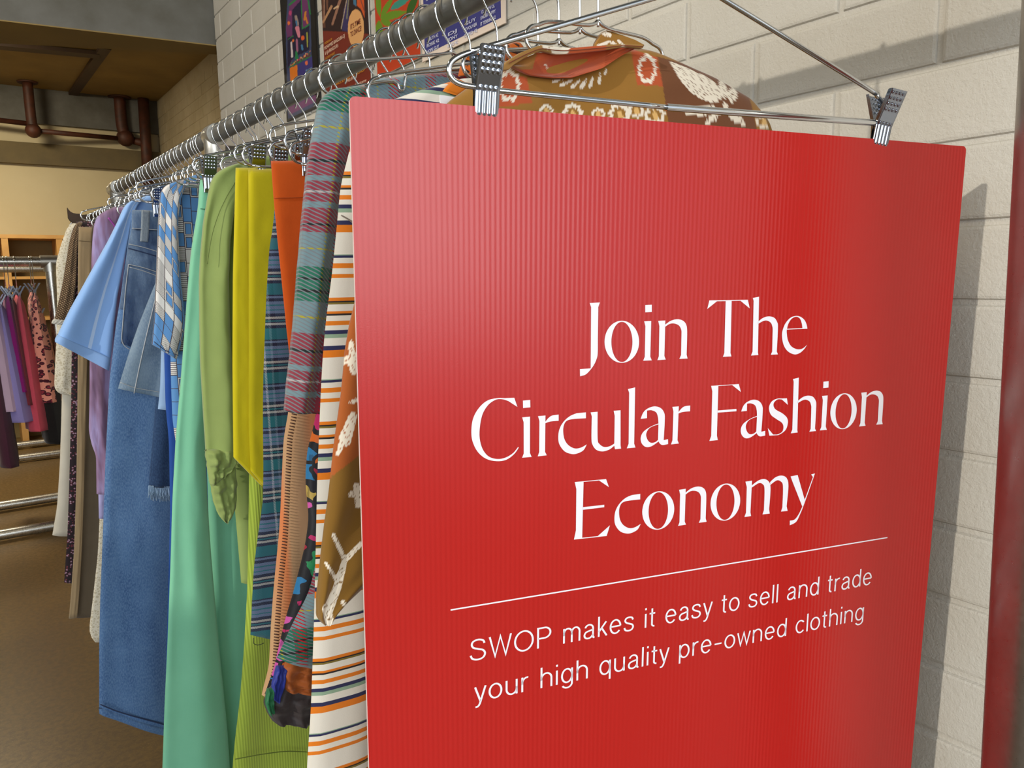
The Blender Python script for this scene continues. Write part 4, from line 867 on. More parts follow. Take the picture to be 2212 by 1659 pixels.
# 11 mint trousers
MINT = cloth('mint_twill', C(128, 196, 160), C(112, 180, 146))
g = garment('mint_trousers', 1.40, 'long mint green wide leg trousers reaching the bottom of the picture', 'trousers')
panel('front_leg', px([(437, 386), (433, 451), (425, 494), (417, 548), (409, 640), (401, 750), (393, 850), (384, 950), (376, 1100), (372, 1230), (366, 1386), (359, 1540), (355, 1660), (346, 1850)], 1.352), px([(475, 386), (474, 500), (468, 700), (459, 850), (449, 972), (453, 1080), (459, 1180), (469, 1300), (480, 1420), (496, 1581), (504, 1700), (512, 1850)], 1.352), 1.365, MINT, g, .026, 26, 110, lambda s, t: .007*math.sin(2*PI*(1.1*s+.12))*min(1, .3+t)+.0016*mnoise.noise(Vector((s*4, t*12, 5))), dome=.01)
panel('back_leg', px([(455, 390), (448, 600), (446, 900), (452, 1100), (465, 1400), (470, 1850)], 1.402), px([(600, 390), (620, 900), (640, 1400), (650, 1850)], 1.402), 1.41, cloth('mint_twill_shade', C(124, 192, 160), C(108, 176, 146)), g, .02, 24, 90, folds(35, .010, 2.2, .4), dome=.01)
seam('waistband_seam', px([(433, 451), (445, 452), (458, 452)], 1.348), 1.348, plain('mint_thread', C(84, 140, 112), .8), g, .0008)
# 12 blue geometric shirt
GEO = geo_print()
g = garment('geometric_print_shirt', 1.64, 'short sleeved shirt in a blue and white tile print', 'shirt')
panel('shirt_body', px([(425, 376), (395, 388), (374, 412), (372, 600), (370, 774), (372, 850), (374, 905), (382, 962)], 1.632), px([(500, 376), (540, 400), (550, 700), (540, 975)], 1.632), 1.64, GEO, g, .018, 22, 70, folds(40, .005, 2.0, .3), dome=.02)
panel('sleeve', px([(392, 388), (372, 394), (356, 402), (349, 415), (347.5, 453), (345, 494), (342, 575), (339, 630), (337, 684), (334, 715), (331.5, 744)], 1.60), px([(410, 384), (404, 400), (392, 430), (386, 475), (388, 540), (392, 600), (400, 668), (403, 701), (396, 738), (384, 777)], 1.60), 1.612, geo_print(1.0, .78), g, .03, 24, 60, lambda s, t: .006*math.sin(2*PI*(.8*s+.1+.1*t))*min(1, t*4), grain=True, dome=.04)
seam('sleeve_hem', px([(333, 738), (358, 758), (386, 768)], 1.590), 1.592, plain('navy_thread', C(60, 70, 100), .8), g, .0009)
pk = MB()
# 13-16 thin slivers between the shirt and the jeans
g = garment('royal_blue_trousers', 1.672, 'narrow strip of royal blue trousers behind the tile print shirt', 'trousers')
panel('trouser_leg', px([(352, 420), (353, 600), (356, 765), (359, 882), (366, 947), (369, 1100), (364, 1300), (358, 1503)], 1.664), px([(460, 420), (470, 900), (470, 1503)], 1.664), 1.67, cloth('royal_blue_cotton', C(38, 84, 168), C(28, 66, 140)), g, .010, 16, 70, folds(42, .003, 2), dome=.01)
g = garment('pale_blue_blouse', 1.69, 'tiny corner of a pale blue cotton blouse showing beside the royal blue strip', 'blouse')
panel('blouse_body', px([(352, 430), (350, 700), (347, 837), (342, 884)], 1.684), px([(450, 430), (450, 700), (440, 896)], 1.684), 1.688, cloth('pale_blue_cotton', C(160, 190, 226)), g, .008, 14, 40, folds(43, .002, 2), dome=.01)
DEN = denim('blue_denim', C(80, 114, 158), C(58, 90, 136), C(116, 148, 184)); DEND = denim('dark_faded_denim', C(34, 54, 92), C(122, 144, 168), C(70, 96, 132)); DENG = denim('grey_blue_denim', C(120, 140, 160), C(96, 118, 142), C(140, 158, 172)); DENK = denim('dark_denim', C(34, 60, 96), C(28, 50, 84), C(56, 84, 120))
THR = plain('pale_denim_thread', C(168, 172, 176), .8); THRD = plain('navy_denim_thread', C(34, 50, 84), .8)
g = garment('grey_denim_shorts', 1.705, 'faded grey blue denim shorts leg flaring in front of the long jeans', 'shorts')
panel('shorts_leg', px([(362, 470), (352, 560), (340, 605), (325, 641), (301, 701), (280, 762), (256, 840)], 1.698), px([(450, 470), (440, 700), (430, 876)], 1.698), 1.705, DENG, g, .012, 22, 60, folds(44, .003, 1.4), dome=.01)
seam('side_seam', px([(343, 620), (330, 670), (318, 720), (302, 790), (290, 850)], 1.694), 1.6955, THR, g, .0011)
seam('hem_stitch', px([(260, 826), (290, 838), (350, 848)], 1.694), 1.6955, THR, g, .0007)
g = garment('frayed_denim_skirt', 1.735, 'dark denim skirt with a pale frayed hem below the grey shorts', 'skirt')
panel('skirt_panel', px([(350, 500), (342, 800), (336, 889), (327, 996), (322, 1052)], 1.728), px([(450, 500), (440, 900), (430, 1056)], 1.728), 1.732, DENK, g, .009, 16, 60, folds(45, .003, 1.5), dome=.01)
q = MB(); rr = random.Random(4); L0 = resample(px([(322.5, 1050), (375, 1052)], 1.722), 60)
for v in L0:
    for k in range(2):
        a = W3(v.x+rr.uniform(-.001, .001), 1.7285+rr.uniform(-.003, .002), v.y); q.tube([a, a+Vector((rr.uniform(-.002, .002), 0, -.012)), a+Vector((rr.uniform(-.005, .004), rr.uniform(-.003, .001), -rr.uniform(.020, .034)))], .0006, 4)
o_ = q.build('frayed_fringe', plain('pale_cotton_fray', C(150, 176, 204), .9), g); o_['kind'] = 'stuff'
# 17 jeans
g = garment('blue_jeans', 1.77, 'long wide blue jeans with back pocket and belt loop hanging by the waistband', 'jeans')
uj = 1.76
jl = [(286, 455), (284, 490), (277, 530), (271, 581), (262, 641), (252, 700), (243, 780), (238, 822), (234, 899), (229, 996), (224, 1143), (218, 1289), (215.5, 1400), (215.5, 1540)]
panel('jeans_leg', px(jl, uj), px([(430, 458), (440, 700), (436, 1100), (420, 1400), (415, 1600)], uj), uj+.008, DEN, g, .020, 30, 120, lambda s, t: .005*math.sin(2*PI*(1.3*s+.1))*(.1+t)+.0018*mnoise.noise(Vector((s*5, t*14, 7))), dome=.01)
panel('seat_panel', px([(285.5, 492), (277, 530), (271, 581), (264, 630), (259, 668)], uj-.0075), px([(430, 494), (432, 560), (434, 690)], uj-.0075), uj-.004, DEND, g, .006, 24, 40, folds(47, .001, 1.2), dome=.03)
panel('waistband', px([(286.5, 453), (285.5, 475), (285, 495)], uj-.012), px([(430, 458), (430, 500)], uj-.012), uj-.009, DEND, g, .009, 20, 10, lambda s, t: 0, dome=.1)
panel('belt_loop', px([(306, 453), (305, 490), (303, 521)], uj-.0165), px([(324, 455), (323, 490), (320, 523)], uj-.0165), uj-.0145, denim('grey_belt_loop', C(128, 138, 146), C(100, 112, 126), C(150, 158, 160)), g, .005, 10, 20, lambda s, t: 0, dome=.05)
pkt = px([(278, 570), (272, 620), (267, 680), (262, 742)], uj-.013); pkr = px([(362, 590), (362, 680), (355, 775)], uj-.013)
panel('back_pocket', pkt, pkr, uj-.0105, denim('pocket_denim', C(34, 54, 92), C(114, 136, 162), C(66, 92, 130)), g, .004, 20, 24, lambda s, t: 0, dome=.05)
for nm, pts in (('pocket_stitch', [(278, 571), (272, 620), (267, 680), (262, 742), (272, 752), (301, 763)]), ('pocket_stitch', [(278, 571), (310, 578), (341, 588)]), ('pocket_stitch', [(280, 577), (310, 585), (340, 596)])):
    seam(nm, px(pts, uj-.0165), uj-.0150, THR, g, .0009)
seam('yoke_stitch', px([(278, 527), (310, 534), (346, 545)], uj-.011), uj-.0098, THR, g, .0009); seam('yoke_stitch', px([(277, 536), (310, 545), (346, 556)], uj-.011), uj-.0098, THRD, g, .0012)
seam('waistband_stitch', px([(285, 493), (320, 495), (346, 497)], uj-.017), uj-.0158, THR, g, .0008)
seam('hem_stitch', px([(217, 1522), (250, 1536), (290, 1548), (357, 1566)], uj-.010), uj-.0095, THRD, g, .0013)
panel('hem_band', px([(214.5, 1532), (216, 1546)], uj-.004), px([(415, 1588), (415, 1606)], uj-.004), uj+.004, DEN, g, .024, 24, 6, lambda s, t: .005*math.sin(2*PI*(1.3*s+.1)), dome=.1)
# 18 pale blue striped shirt
LBL = NT('pale_blue_striped_cotton'); x_, y_ = LBL.uv(); LBLU = finish_cloth(LBL, LBL.ramp(LBL.per(x_, .042, .1), [(0, C(136, 174, 226)), (.90, C(180, 202, 232))]))
g = garment('pale_blue_shirt', 1.86, 'pale blue short sleeved shirt with its sleeve sticking out towards the floor', 'shirt')
panel('shirt_body', px([(330, 418), (300, 428), (284, 445), (276, 520), (262, 640), (250, 760), (240, 860), (238, 950)], 1.852), px([(400, 420), (440, 450), (440, 700), (430, 950)], 1.852), 1.86, LBLU, g, .02, 20, 60, folds(50, .005, 2), dome=.02)
panel('sleeve', px([(292, 430), (278, 436), (268, 450), (256, 478), (235, 520), (211, 563), (181, 617), (151, 671), (134, 706), (120.5, 735)], 1.825), px([(318, 425), (300, 440), (288, 470), (277, 530), (266, 590), (256, 641), (248, 710), (242, 774), (238, 802)], 1.825), 1.84, LBLU, g, .03, 26, 60, lambda s, t: .007*math.sin(2*PI*(.9*s+.55+.2*t))*min(1, t*3)+.002*mnoise.noise(Vector((s*4, t*8, 4))), grain=True, dome=.03)
panel('sleeve_hem', px([(126.5, 722), (120, 734), (120.5, 738), (121, 740)], 1.818), px([(243, 772), (240, 790), (238, 803)], 1.818), 1.838, cloth('pale_blue_cotton_hem', C(140, 176, 226)), g, .034, 26, 8, lambda s, t: .007*math.sin(2*PI*(.9*s+.75)), dome=.1)
# 19 lavender
g = garment('lavender_dress', 2.0, 'mauve and lavender tie dyed dress partly covered by the pale blue sleeve', 'dress')
n_ = NT('mauve_tie_dye'); x_, y_ = n_.uv(); f_, _ = n_.noise(n_.vec(n_.M('MULTIPLY', x_, 30.), n_.M('MULTIPLY', y_, 5.)), 1, 3); MAUVE = finish_cloth(n_, n_.ramp(f_, [(.3, C(84, 58, 80)), (.45, C(124, 96, 128)), (.58, C(146, 132, 176)), (.7, C(112, 74, 98))], 'LINEAR'), rough=.6)
panel('dress_body', px([(248, 446), (222, 458), (208, 470), (202, 500), (199, 551), (197, 650), (195, 740), (195, 830), (194, 900), (193, 932), (200, 965), (209, 985), (210, 1069)], 1.99), px([(330, 446), (330, 700), (320, 1069)], 1.99), 2.0, MAUVE, g, .024, 24, 90, folds(52, .007, 2.6, .5, .3), dome=.02)
panel('lining', px([(215, 900), (213, 1069), (214, 1121)], 2.012), px([(300, 900), (300, 1121)], 2.012), 2.016, cloth('lilac_lining', C(164, 160, 206)), g, .01, 14, 30, folds(53, .003, 2), dome=.02)
seam('purple_piping', px([(234, 470), (248, 488), (262, 506)], 1.972), 1.973, plain('purple_trim', C(150, 60, 150), .6), g, .0022)
g = garment('white_lace_slip', 2.07, 'white lace hem peeping below the khaki trousers beside the jeans', 'slip')
panel('slip_body', px([(232, 470), (226, 900), (212, 1200), (197, 1330), (192, 1362), (194, 1380), (206, 1389)], 2.065), px([(300, 470), (300, 900), (280, 1389)], 2.065), 2.07, lace(), g, .008, 16, 60, folds(54, .003, 2), dome=.02)
# 20 khaki trousers
g = garment('khaki_trousers', 2.27, 'khaki twill trousers with one light and one shaded leg', 'trousers')
KH = cloth('khaki_twill', C(164, 142, 108), C(148, 126, 94)); KH2 = cloth('shaded_khaki_twill', C(112, 100, 82), C(96, 84, 68))  # second khaki is the same twill with the back leg's shade in its colour
panel('front_leg', px([(171, 489), (169.5, 551), (169, 611), (169, 777), (168, 899), (166, 1045), (161, 1191), (154, 1289), (149.5, 1338)], 2.255), px([(200, 491), (198, 611), (190, 777), (186, 899), (183, 1045), (178, 1191), (172, 1289), (168, 1334)], 2.255), 2.265, KH, g, .02, 16, 70, folds(55, .002, 1), dome=.01)
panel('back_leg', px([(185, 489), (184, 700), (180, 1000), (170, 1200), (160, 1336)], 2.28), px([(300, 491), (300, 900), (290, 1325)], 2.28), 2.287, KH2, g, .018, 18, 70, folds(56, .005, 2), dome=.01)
seam('waistband_stitch', px([(170.5, 520), (185, 521), (199, 522)], 2.252), 2.253, plain('khaki_thread', C(112, 96, 70), .8), g, .0010)
g = garment('taupe_trousers', 2.36, 'taupe trouser hem showing between the khaki trousers and the jeans', 'trousers')
panel('trouser_leg', px([(212, 500), (210, 900), (207, 1130), (204, 1258)], 2.355), px([(300, 500), (290, 1262)], 2.355), 2.36, cloth('taupe_twill', C(116, 100, 84)), g, .012, 14, 50, folds(57, .002, 2), dome=.01)
# 21 dotted brown blouse
DOT = dots(); g = garment('brown_dotted_blouse', 2.44, 'brown dotted blouse with white frilled cuff and dark floral side', 'blouse')
panel('blouse_body', px([(166, 478), (162, 500), (160, 560), (157, 700), (155, 800), (154, 900), (150, 1050), (146, 1162), (139, 1260)], 2.432), px([(260, 478), (260, 900), (240, 1262)], 2.432), 2.44, small_floral(), g, .018, 18, 70, folds(58, .004, 2), dome=.02)
panel('sleeve', px([(172, 478), (163, 484), (157, 497), (150, 525), (143, 568), (136, 611), (126, 656), (118, 690)], 2.41), px([(180, 480), (172, 500), (168, 540), (166, 611), (160, 656), (148, 694)], 2.41), 2.42, DOT, g, .022, 18, 50, folds(59, .003, 1.2), grain=True, dome=.03)
panel('frilled_cuff', px([(118, 688), (113, 694), (112, 699)], 2.405), px([(148, 692), (142, 700), (134, 703)], 2.405), 2.418, cloth('white_voile', C(226, 220, 208)), g, .026, 14, 8, folds(60, .004, 4, 1, .2), dome=.1)
# 22 cream lace dress
g = garment('cream_lace_dress', 2.55, 'cream lace dress with a long white underskirt at the far end of the rail', 'dress')
panel('underskirt', px([(150, 484), (140, 560), (136, 700), (134, 850), (133, 900), (130, 996), (124, 1094), (118, 1130), (113.5, 1157)], 2.552), px([(250, 484), (240, 900), (220, 1164)], 2.552), 2.558, cloth('off_white_cotton', C(222, 214, 196), C(206, 198, 180)), g, .014, 18, 70, folds(61, .004, 1.6, .3), dome=.02)
panel('lace_layer', px([(158, 482), (146, 490), (138, 512), (130, 536), (121, 569), (124, 640), (123, 719), (119, 800), (117.5, 838), (124, 848), (134, 853), (142, 853)], 2.53), px([(230, 482), (230, 700), (200, 858)], 2.53), 2.537, lace(), g, .022, 20, 70, folds(62, .006, 2.6, .6, .4), dome=.02)
# brown wooden hanger end poking out at the far end
g = thing('wooden_hanger', railpt(2.62), 'brown wooden hanger arm poking out beyond the lace dress', 'hanger')
q = MB(); pa = resample(px([(146, 460), (151, 470), (166, 474), (200, 470), (262, 458)], 2.62), 20)
V = []
for i, v in enumerate(pa):
    hh = .030 if i < 6 else .022
    for dz, dy in ((-hh/2, -.007), (hh/2, -.007), (hh/2, .007), (-hh/2, .007)): V.append((v.x, 2.62+dy, EYE+v.y+dz))
q.add(V, [(4*i+k, 4*i+(k+1) % 4, 4*i+4+(k+1) % 4, 4*i+4+k)[::-1] for i in range(20) for k in range(4)]+[(0, 1, 2, 3), (80, 83, 82, 81)]); q.build('wooden_arm', DARKW, g, False)
q = MB(); c = railpt(2.62); q.tube(smooth_path([c+Vector((.02, 0, .004)), c+Vector((0, 0, .019)), c+Vector((-.021, 0, .001)), c+Vector((-.012, 0, -.025)), Vector((pa[-1].x+.01, 2.62, EYE+pa[-1].y))], 5), .0018, 8); q.build('hook', CHROME, g)
# ------------------------------------------------------------------ the other hangers
GR = 'chrome wire hangers along the rail'
def lbl(what): return 'chrome wire hanger '+what
hanger(.605, lbl('hooked just behind the sign hanger'), .085, .112, .085, ang=-.12, bar=False)
hanger(.632, lbl('inside the batik shirt collar'), .085, .112, .085, ang=-.2, bar=False)
hanger(.665, lbl('close behind the batik shirt hanger'), .085, .115, .088, ang=-.05, bar=False)
hanger(.70, lbl('of the striped dress'), .10, .120, .085, bar=False)
for u, half, lp, ax, nt, cl_, what in (
    (.775, .17, .14, .08, False, (), 'behind the neck of the striped dress'), (.831, .179, .142, .078, True, (), 'with strap notches over the tartan shoulder'),
    (.872, .183, .109, .050, False, (), 'with the highest loop, crossing before the rail above the tartan shoulder'), (.926, .168, .157, .09, False, (-.125, .125), 'of the silk print dress'),
    (.965, .184, .177, .11, False, (-.128, .12), 'of the camel coat with clips behind the tartan shoulder'), (.9930, .178, .159, .10, False, (-.147, .14), 'holding the orange skirt'),
    (1.034, .182, .166, .105, False, (-.14, .13), 'between the orange skirt and the checked shirt'), (1.072, .168, .14, .085, False, (), 'of the checked shirt'),
    (1.125, .187, .158, .092, False, (-.135, .13), 'behind the checked shirt with clips above the orange skirt'), (1.189, .179, .148, .085, False, (-.145, .13), 'holding the mustard trousers'),
    (1.226, .187, .159, .098, False, (), 'of the lime corduroys'), (1.285, .168, .15, .09, False, (), 'of the sage blouse'),
    (1.341, .197, .146, .08, False, (-.172, .15), 'holding the mint trousers with a dark clip'), (1.389, .18, .15, .09, False, (), 'just behind the mint trouser hanger')):
    hanger(u, lbl(what), half, lp, ax, notch=nt, clips=cl_, ang=random.uniform(-.04, .04), lr=.0165 if u < .9 else .0135)
ORD = ('first', 'second', 'third', 'fourth', 'fifth', 'sixth', 'seventh', 'eighth', 'ninth', 'tenth', 'eleventh', 'twelfth', 'thirteenth', 'fourteenth', 'fifteenth', 'sixteenth', 'seventeenth', 'eighteenth', 'nineteenth')
for k, u in enumerate((1.439, 1.49, 1.531, 1.586, 1.604)): hanger(u, 'chrome hanger, %s of five hooks from the mint trousers back to the pipe fitting' % ORD[k], .165, .135, .085, ang=random.uniform(-.05, .05))
for u, half, lp, cl_, what in ((1.66, .19, .159, (-.14, .13), 'of the tile print shirt'), (1.711, .203, .158, (-.169, .15), 'clipped to the blue jeans'), (1.757, .195, .137, (), 'of the pale blue shirt, longest loop over the jeans'), (1.803, .203, .147, (), 'just before the pipe fitting')):
    hanger(u, lbl(what), half, lp, lp-.062, clips=cl_, ang=random.uniform(-.03, .03))
for k, u in enumerate((1.93, 1.951, 2.006, 2.056, 2.128, 2.166, 2.245, 2.312, 2.34, 2.374, 2.424, 2.474, 2.54, 2.586, 2.648, 2.701, 2.775, 2.835, 2.888)): hanger(u, 'small chrome hanger, %s plain one beyond the pipe fitting' % ORD[k], .16, .135, .085, ang=random.uniform(-.06, .06))
for u, half, lp, what in ((1.973, .194, .164, 'of the lavender dress'), (2.102, .189, .136, 'jutting out above the lavender dress'), (2.204, .191, .152, 'left of the lavender dress'), (2.273, .199, .172, 'of the khaki trousers'), (2.506, .187, .134, 'at the far end reaching over the lace dress')):
    hanger(u, lbl(what), half, lp, lp-.06, ang=random.uniform(-.03, .03))
# ------------------------------------------------------------------ posters on the near wall
def grid_print(name, u0, u1, h0, h1, x, mat, parent, colf, nx, nh):
    """flat printed sheet on the wall; columns run towards the viewer"""
    U = np.linspace(u0, u1, nx+1); Hh = np.linspace(h1, h0, nh+1); uu, hh = np.meshgrid(U, Hh); V = np.stack([np.full(uu.size, x), uu.ravel(), EYE+hh.ravel()], -1)
    F = [(j*(nx+1)+i, (j+1)*(nx+1)+i, (j+1)*(nx+1)+i+1, j*(nx+1)+i+1) for j in range(nh) for i in range(nx)]
    return mesh_obj(name, [tuple(v) for v in V], F, mat, parent, smooth=False, col=colf(V))
def wall_text(body, u_left, width, h_base, height, mat, parent, x, name='line_of_text', off=0.0):
    co, F = text_mesh(body, mat, off); x0, x1 = co[:, 0].min(), co[:, 0].max(); k = width/(x1-x0); kh = height/.70
    return mesh_obj(name, [(x, u_left-(c[0]-x0)*k, EYE+h_base+c[1]*kh) for c in co], F, mat, parent, smooth=False)
PRT = print_mat('poster_print', .45, False); PAPER = plain('poster_paper', C(226, 222, 212), .5)
xs = P1-.006
def poster(name, u0, u1, h0, h1, label, colf, nx, nh, m_=0.0, paper=PAPER):
    t = thing(name, (xs, (u0+u1)/2, EYE+h0), label, 'poster')
    q = MB(); q.box((xs+.0004, u0-m_, EYE+h0-m_), (xs+.0034, u1+m_, EYE+h1+m_)); q.build('sheet', paper, t, False)
    grid_print('printed_face', u0, u1, h0, h1, xs, PRT, t, colf, nx, nh); return t
# A dark illustrated poster in a black frame
uA0, hA0 = onP(690, 224, xs); uA1 = onP(606, 0, xs)[0]; hA1 = hA0+.46
BLK, GRNP, PURP, NVP, PINK = C(26, 22, 20), C(40, 116, 62), C(104, 46, 96), C(46, 42, 92), C(206, 122, 140)
LA = [('poly', [(625, -60), (668, -60), (674, 150), (679, 250), (622, 262), (617, 60)], C(56, 66, 100)), ('poly', [(626, 5), (648, -10), (650, 80), (626, 142), (618, 62), (624, 20)], PURP), ('poly', [(631, 22), (650, 0), (668, 0), (668, 108), (632, 125)], C(28, 22, 52)),
      ('poly', [(651, -30), (663, -30), (668, 52), (653, 62)], PURP), ('poly', [(621, 80), (632, 78), (632, 125), (621, 150), (621, 84)], C(30, 24, 56)), ('poly', [(622, 84), (631, 78), (632, 78), (634, 128), (624, 128)], C(28, 22, 52)),
      ('cap', (625, 10, 668, -24, 2, 2), GRNP), ('cap', (664, -10, 670, 30, 1.6, 1.6), GRNP), ('cap', (653, 62, 668, 53, 1.5, 1.5), GRNP), ('cap', (651, 0, 653, 62, 1, 1), GRNP), ('cap', (622, 85, 633, 78, 1, 1), GRNP),
      ('poly', [(626, 140), (668, 112), (672, 122), (626, 146)], C(96, 44, 60)), ('cap', (625, 145, 672, 121, 1.2, 1.2), GRNP), ('poly', [(626, 147), (642, 140), (643, 165), (627, 178)], C(216, 116, 30)), ('poly', [(643, 140), (674, 120), (676, 160), (644, 170)], C(58, 52, 118)),
      ('cap', (642, 60, 646, 78, 4.5, 3), PINK), ('cap', (639, 36, 643, 52, 3, 3), C(150, 130, 120)), ('cap', (640, 46, 641, 55, 2, 1.5), C(60, 110, 150)), ('ell', (633, 88, 2.4, 3), C(220, 110, 50)), ('cap', (629, 92, 631, 122, 2, 2.5), C(206, 190, 190)), ('cap', (641, 86, 642, 110, 2, 2.5), C(150, 90, 120)), ('ell', (654, 82, 4, 5), C(222, 94, 40)), ('cap', (652, 98, 653, 106, 2, 2.5), C(60, 120, 160)), ('cap', (663, 72, 664, 100, 2, 1.5), C(150, 150, 60)), ('cap', (640, 112, 641, 125, 2, 3.5), C(34, 120, 70)), ('ell', (662, 136, 3, 5), C(220, 110, 70)), ('cap', (660, 26, 658, 42, 2, 2.5), C(196, 120, 40)), ('cap', (661, 38, 664, 50, 1.5, 2), C(196, 120, 40)), ('ell', (627, 28, 3, 5), C(180, 60, 110)), ('ell', (624, 50, 3, 4), C(220, 110, 50)),
      ('poly', [(622, 232), (684, 205), (682, 220), (625, 248)], C(112, 52, 104)), ('poly', [(660, 152), (674, 144), (674, 162), (662, 166)], C(92, 128, 168))]
for k_ in range(26): LA.append(('ell', (628+k_*1.65+random.uniform(-1, 1), 140-k_*1.02+random.uniform(-4, 3), 1.2, 1.6), random.choice([C(226, 130, 60), C(200, 60, 90), C(220, 190, 120), C(60, 120, 90)])))
for x_c in (680, 688): LA.append(('ell', (x_c, 231-(x_c-680)*.45, 3, 3.4), C(206, 202, 190)))
t = poster('framed_poster', uA0, uA1, hA0, hA1, 'dark illustrated dance poster in a black frame, leftmost on the wall', raster(BLK, LA), 90, 200, .006, plain('black_frame', C(22, 20, 20), .4))
# B hangers-and-dance poster
uB0, hB0 = onP(801, 168, xs); uB1 = onP(694, 0, xs)[0]; hB0 -= .012
DBR = C(46, 24, 22)
LB = [('poly', [(680, 66), (750, 69), (800, 74), (830, 300), (690, 300)], C(118, 40, 24)), ('poly', [(694, -60), (702, -60), (703, 60), (696, 60)], C(96, 58, 40)), ('cap', (698, 48, 716, 14, 2.2, 2.6), C(176, 130, 92)), ('cap', (718, 52, 738, -10, 2.4, 3), C(150, 106, 84)), ('cap', (722, 18, 730, 14, 2, 2), C(206, 170, 130)), ('cap', (700, 40, 701, -40, 1.3, 1.3), C(150, 110, 90)), ('cap', (707, 20, 706, -40, 2, 2), C(110, 70, 50)), ('poly', [(739, 66), (742, 20), (752, -10), (756, 60), (752, 69)], C(56, 46, 90)), ('cap', (737, 62, 750, -6, 1.2, 1.2), C(160, 140, 120)), ('cap', (749, 40, 754, -10, 1.5, 1.5), C(120, 116, 96)),
      ('poly', [(770, -40), (784, -40), (788, 40), (780, 20), (771, 12)], C(206, 84, 30)), ('poly', [(761, -30), (769, -30), (770, 14), (764, 10)], C(66, 110, 140)), ('cap', (776, -10, 788, 26, 1, 1), C(120, 60, 50)), ('ell', (769, 62, 17.5, 42), C(222, 164, 104))]
t = poster('dance_poster', uB0, uB1, hB0, hB0+.46, 'rust brown dance poster with coat hangers photo and a tan disc', raster(DBR, LB), 120, 200)
RUSTINK = plain('rust_ink', C(126, 60, 40), .5); PINKINK = plain('pale_pink_ink', C(226, 186, 162), .5); GOLDINK = plain('gold_ink', C(206, 138, 44), .5)
xt = xs-.0012
def txt(body, xl, yl, xr, cap, mat, t, off=0.0):
    ul, hl = onP(xl, yl, xt); ur, _ = onP(xr, yl, xt); hc = onP(xl, yl-cap, xt)[1]; wall_text(body, ul, ul-ur, hl, hc-hl, mat, t, xt, off=off)
txt("IT'S TIME", 757, 64, 779, 11, RUSTINK, t, .01); txt('TO DANCE!', 757, 80, 781, 11, RUSTINK, t, .01)
txt('WORKSHOP', 701, 97, 718, 5, GOLDINK, t, .02); txt('MOHAMMED BANGOURA DJ', 701, 108, 746, 7.5, PINKINK, t, .02); txt('& AJA BANGOURA', 702, 119, 732, 7.5, PINKINK, t, .02); txt('SATURDAY NIGHT', 703, 129, 724, 5, GOLDINK, t, .02)
txt('DANCE & MUSIC WORKSHOP', 722, 187, 790, 5, GOLDINK, t, .02); txt('FREE ENTRY', 750, 178, 771, 6, PINKINK, t, .02); txt('all welcome', 765, 188, 792, 6, PINKINK, t, .01)
# C leaf poster
uC0, hC0 = onP(908.5, 123, xs); uC1 = onP(809, 0, xs)[0]; hC1 = hC0+.46
ORR, LFG, LFD, TEAL = C(190, 62, 26), C(104, 140, 30), C(52, 92, 30), C(56, 142, 124)
LC = [('leaf', (820, 40, 880, 24, 9), LFG), ('leaf', (822, 38, 852, -12, 6), LFG), ('leaf', (820, 36, 814, -30, 6), LFG), ('leaf', (822, 44, 852, 56, 7), LFG), ('leaf', (820, 44, 824, 92, 6), LFG), ('leaf', (818, 44, 812, 90, 5), LFG), ('leaf', (843, 21, 894, -14, 8), TEAL), ('leaf', (878, 40, 906, -26, 8), LFD), ('poly', [(898, 30), (909, -10), (909, 26), (896, 38)], LFD)]
LC = [(a, b, c) if a != 'leaf' else ('poly', [(b[0], b[1])]+[(b[0]+(b[2]-b[0])*k/8-(b[3]-b[1])/math.hypot(b[2]-b[0], b[3]-b[1])*b[4]*math.sin(PI*(k/8)**.8), b[1]+(b[3]-b[1])*k/8+(b[2]-b[0])/math.hypot(b[2]-b[0], b[3]-b[1])*b[4]*math.sin(PI*(k/8)**.8)) for k in range(1, 8)]+[(b[2], b[3])]+[(b[0]+(b[2]-b[0])*k/8+(b[3]-b[1])/math.hypot(b[2]-b[0], b[3]-b[1])*b[4]*math.sin(PI*(k/8)**.8), b[1]+(b[3]-b[1])*k/8-(b[2]-b[0])/math.hypot(b[2]-b[0], b[3]-b[1])*b[4]*math.sin(PI*(k/8)**.8)) for k in range(7, 0, -1)], c) for a, b, c in LC]
t = poster('leaf_poster', uC0, uC1, hC0, hC1, 'bright orange poster with green and teal leaves', raster(ORR, LC), 130, 190)
# D blue poster with white margin
uD0, hD0 = onP(1082, 38, xs); uD1 = onP(916, 60, xs)[0]
t = poster('blue_poster', uD0, uD1, hD0, hD0+.42, 'blue poster with white lettering and a pale border, rightmost on the wall', raster(C(62, 62, 128), []), 4, 4, .013, plain('pale_pink_paper', C(224, 206, 190), .5))
LILAC = plain('pale_lilac_ink', C(206, 206, 226), .5)
for xl, yl, xr, rows in ((924, 86, 950, ('TRUTH 42', 'ROSIE 42', 'HOPE GUY')), (968, 74, 990, ('DJ', 'PONY', 'AIMO 42')), (1004, 52, 1032, ('GUY', 'REVOLVER', 'CUPID 42')), (1040, 26, 1072, ('OLAV BYW OL', 'UNDER GUPPY', 'IT TERRINE 42'))):
    for i, b in enumerate(rows):
        txt(b, xl-(2 if i else 0), yl+i*13+4, xr-3+(2 if i else 0), 7, LILAC, t, .02)
txt('ALL NIGHT LONG', 920, 3, 942, 6, LILAC, t, .02)
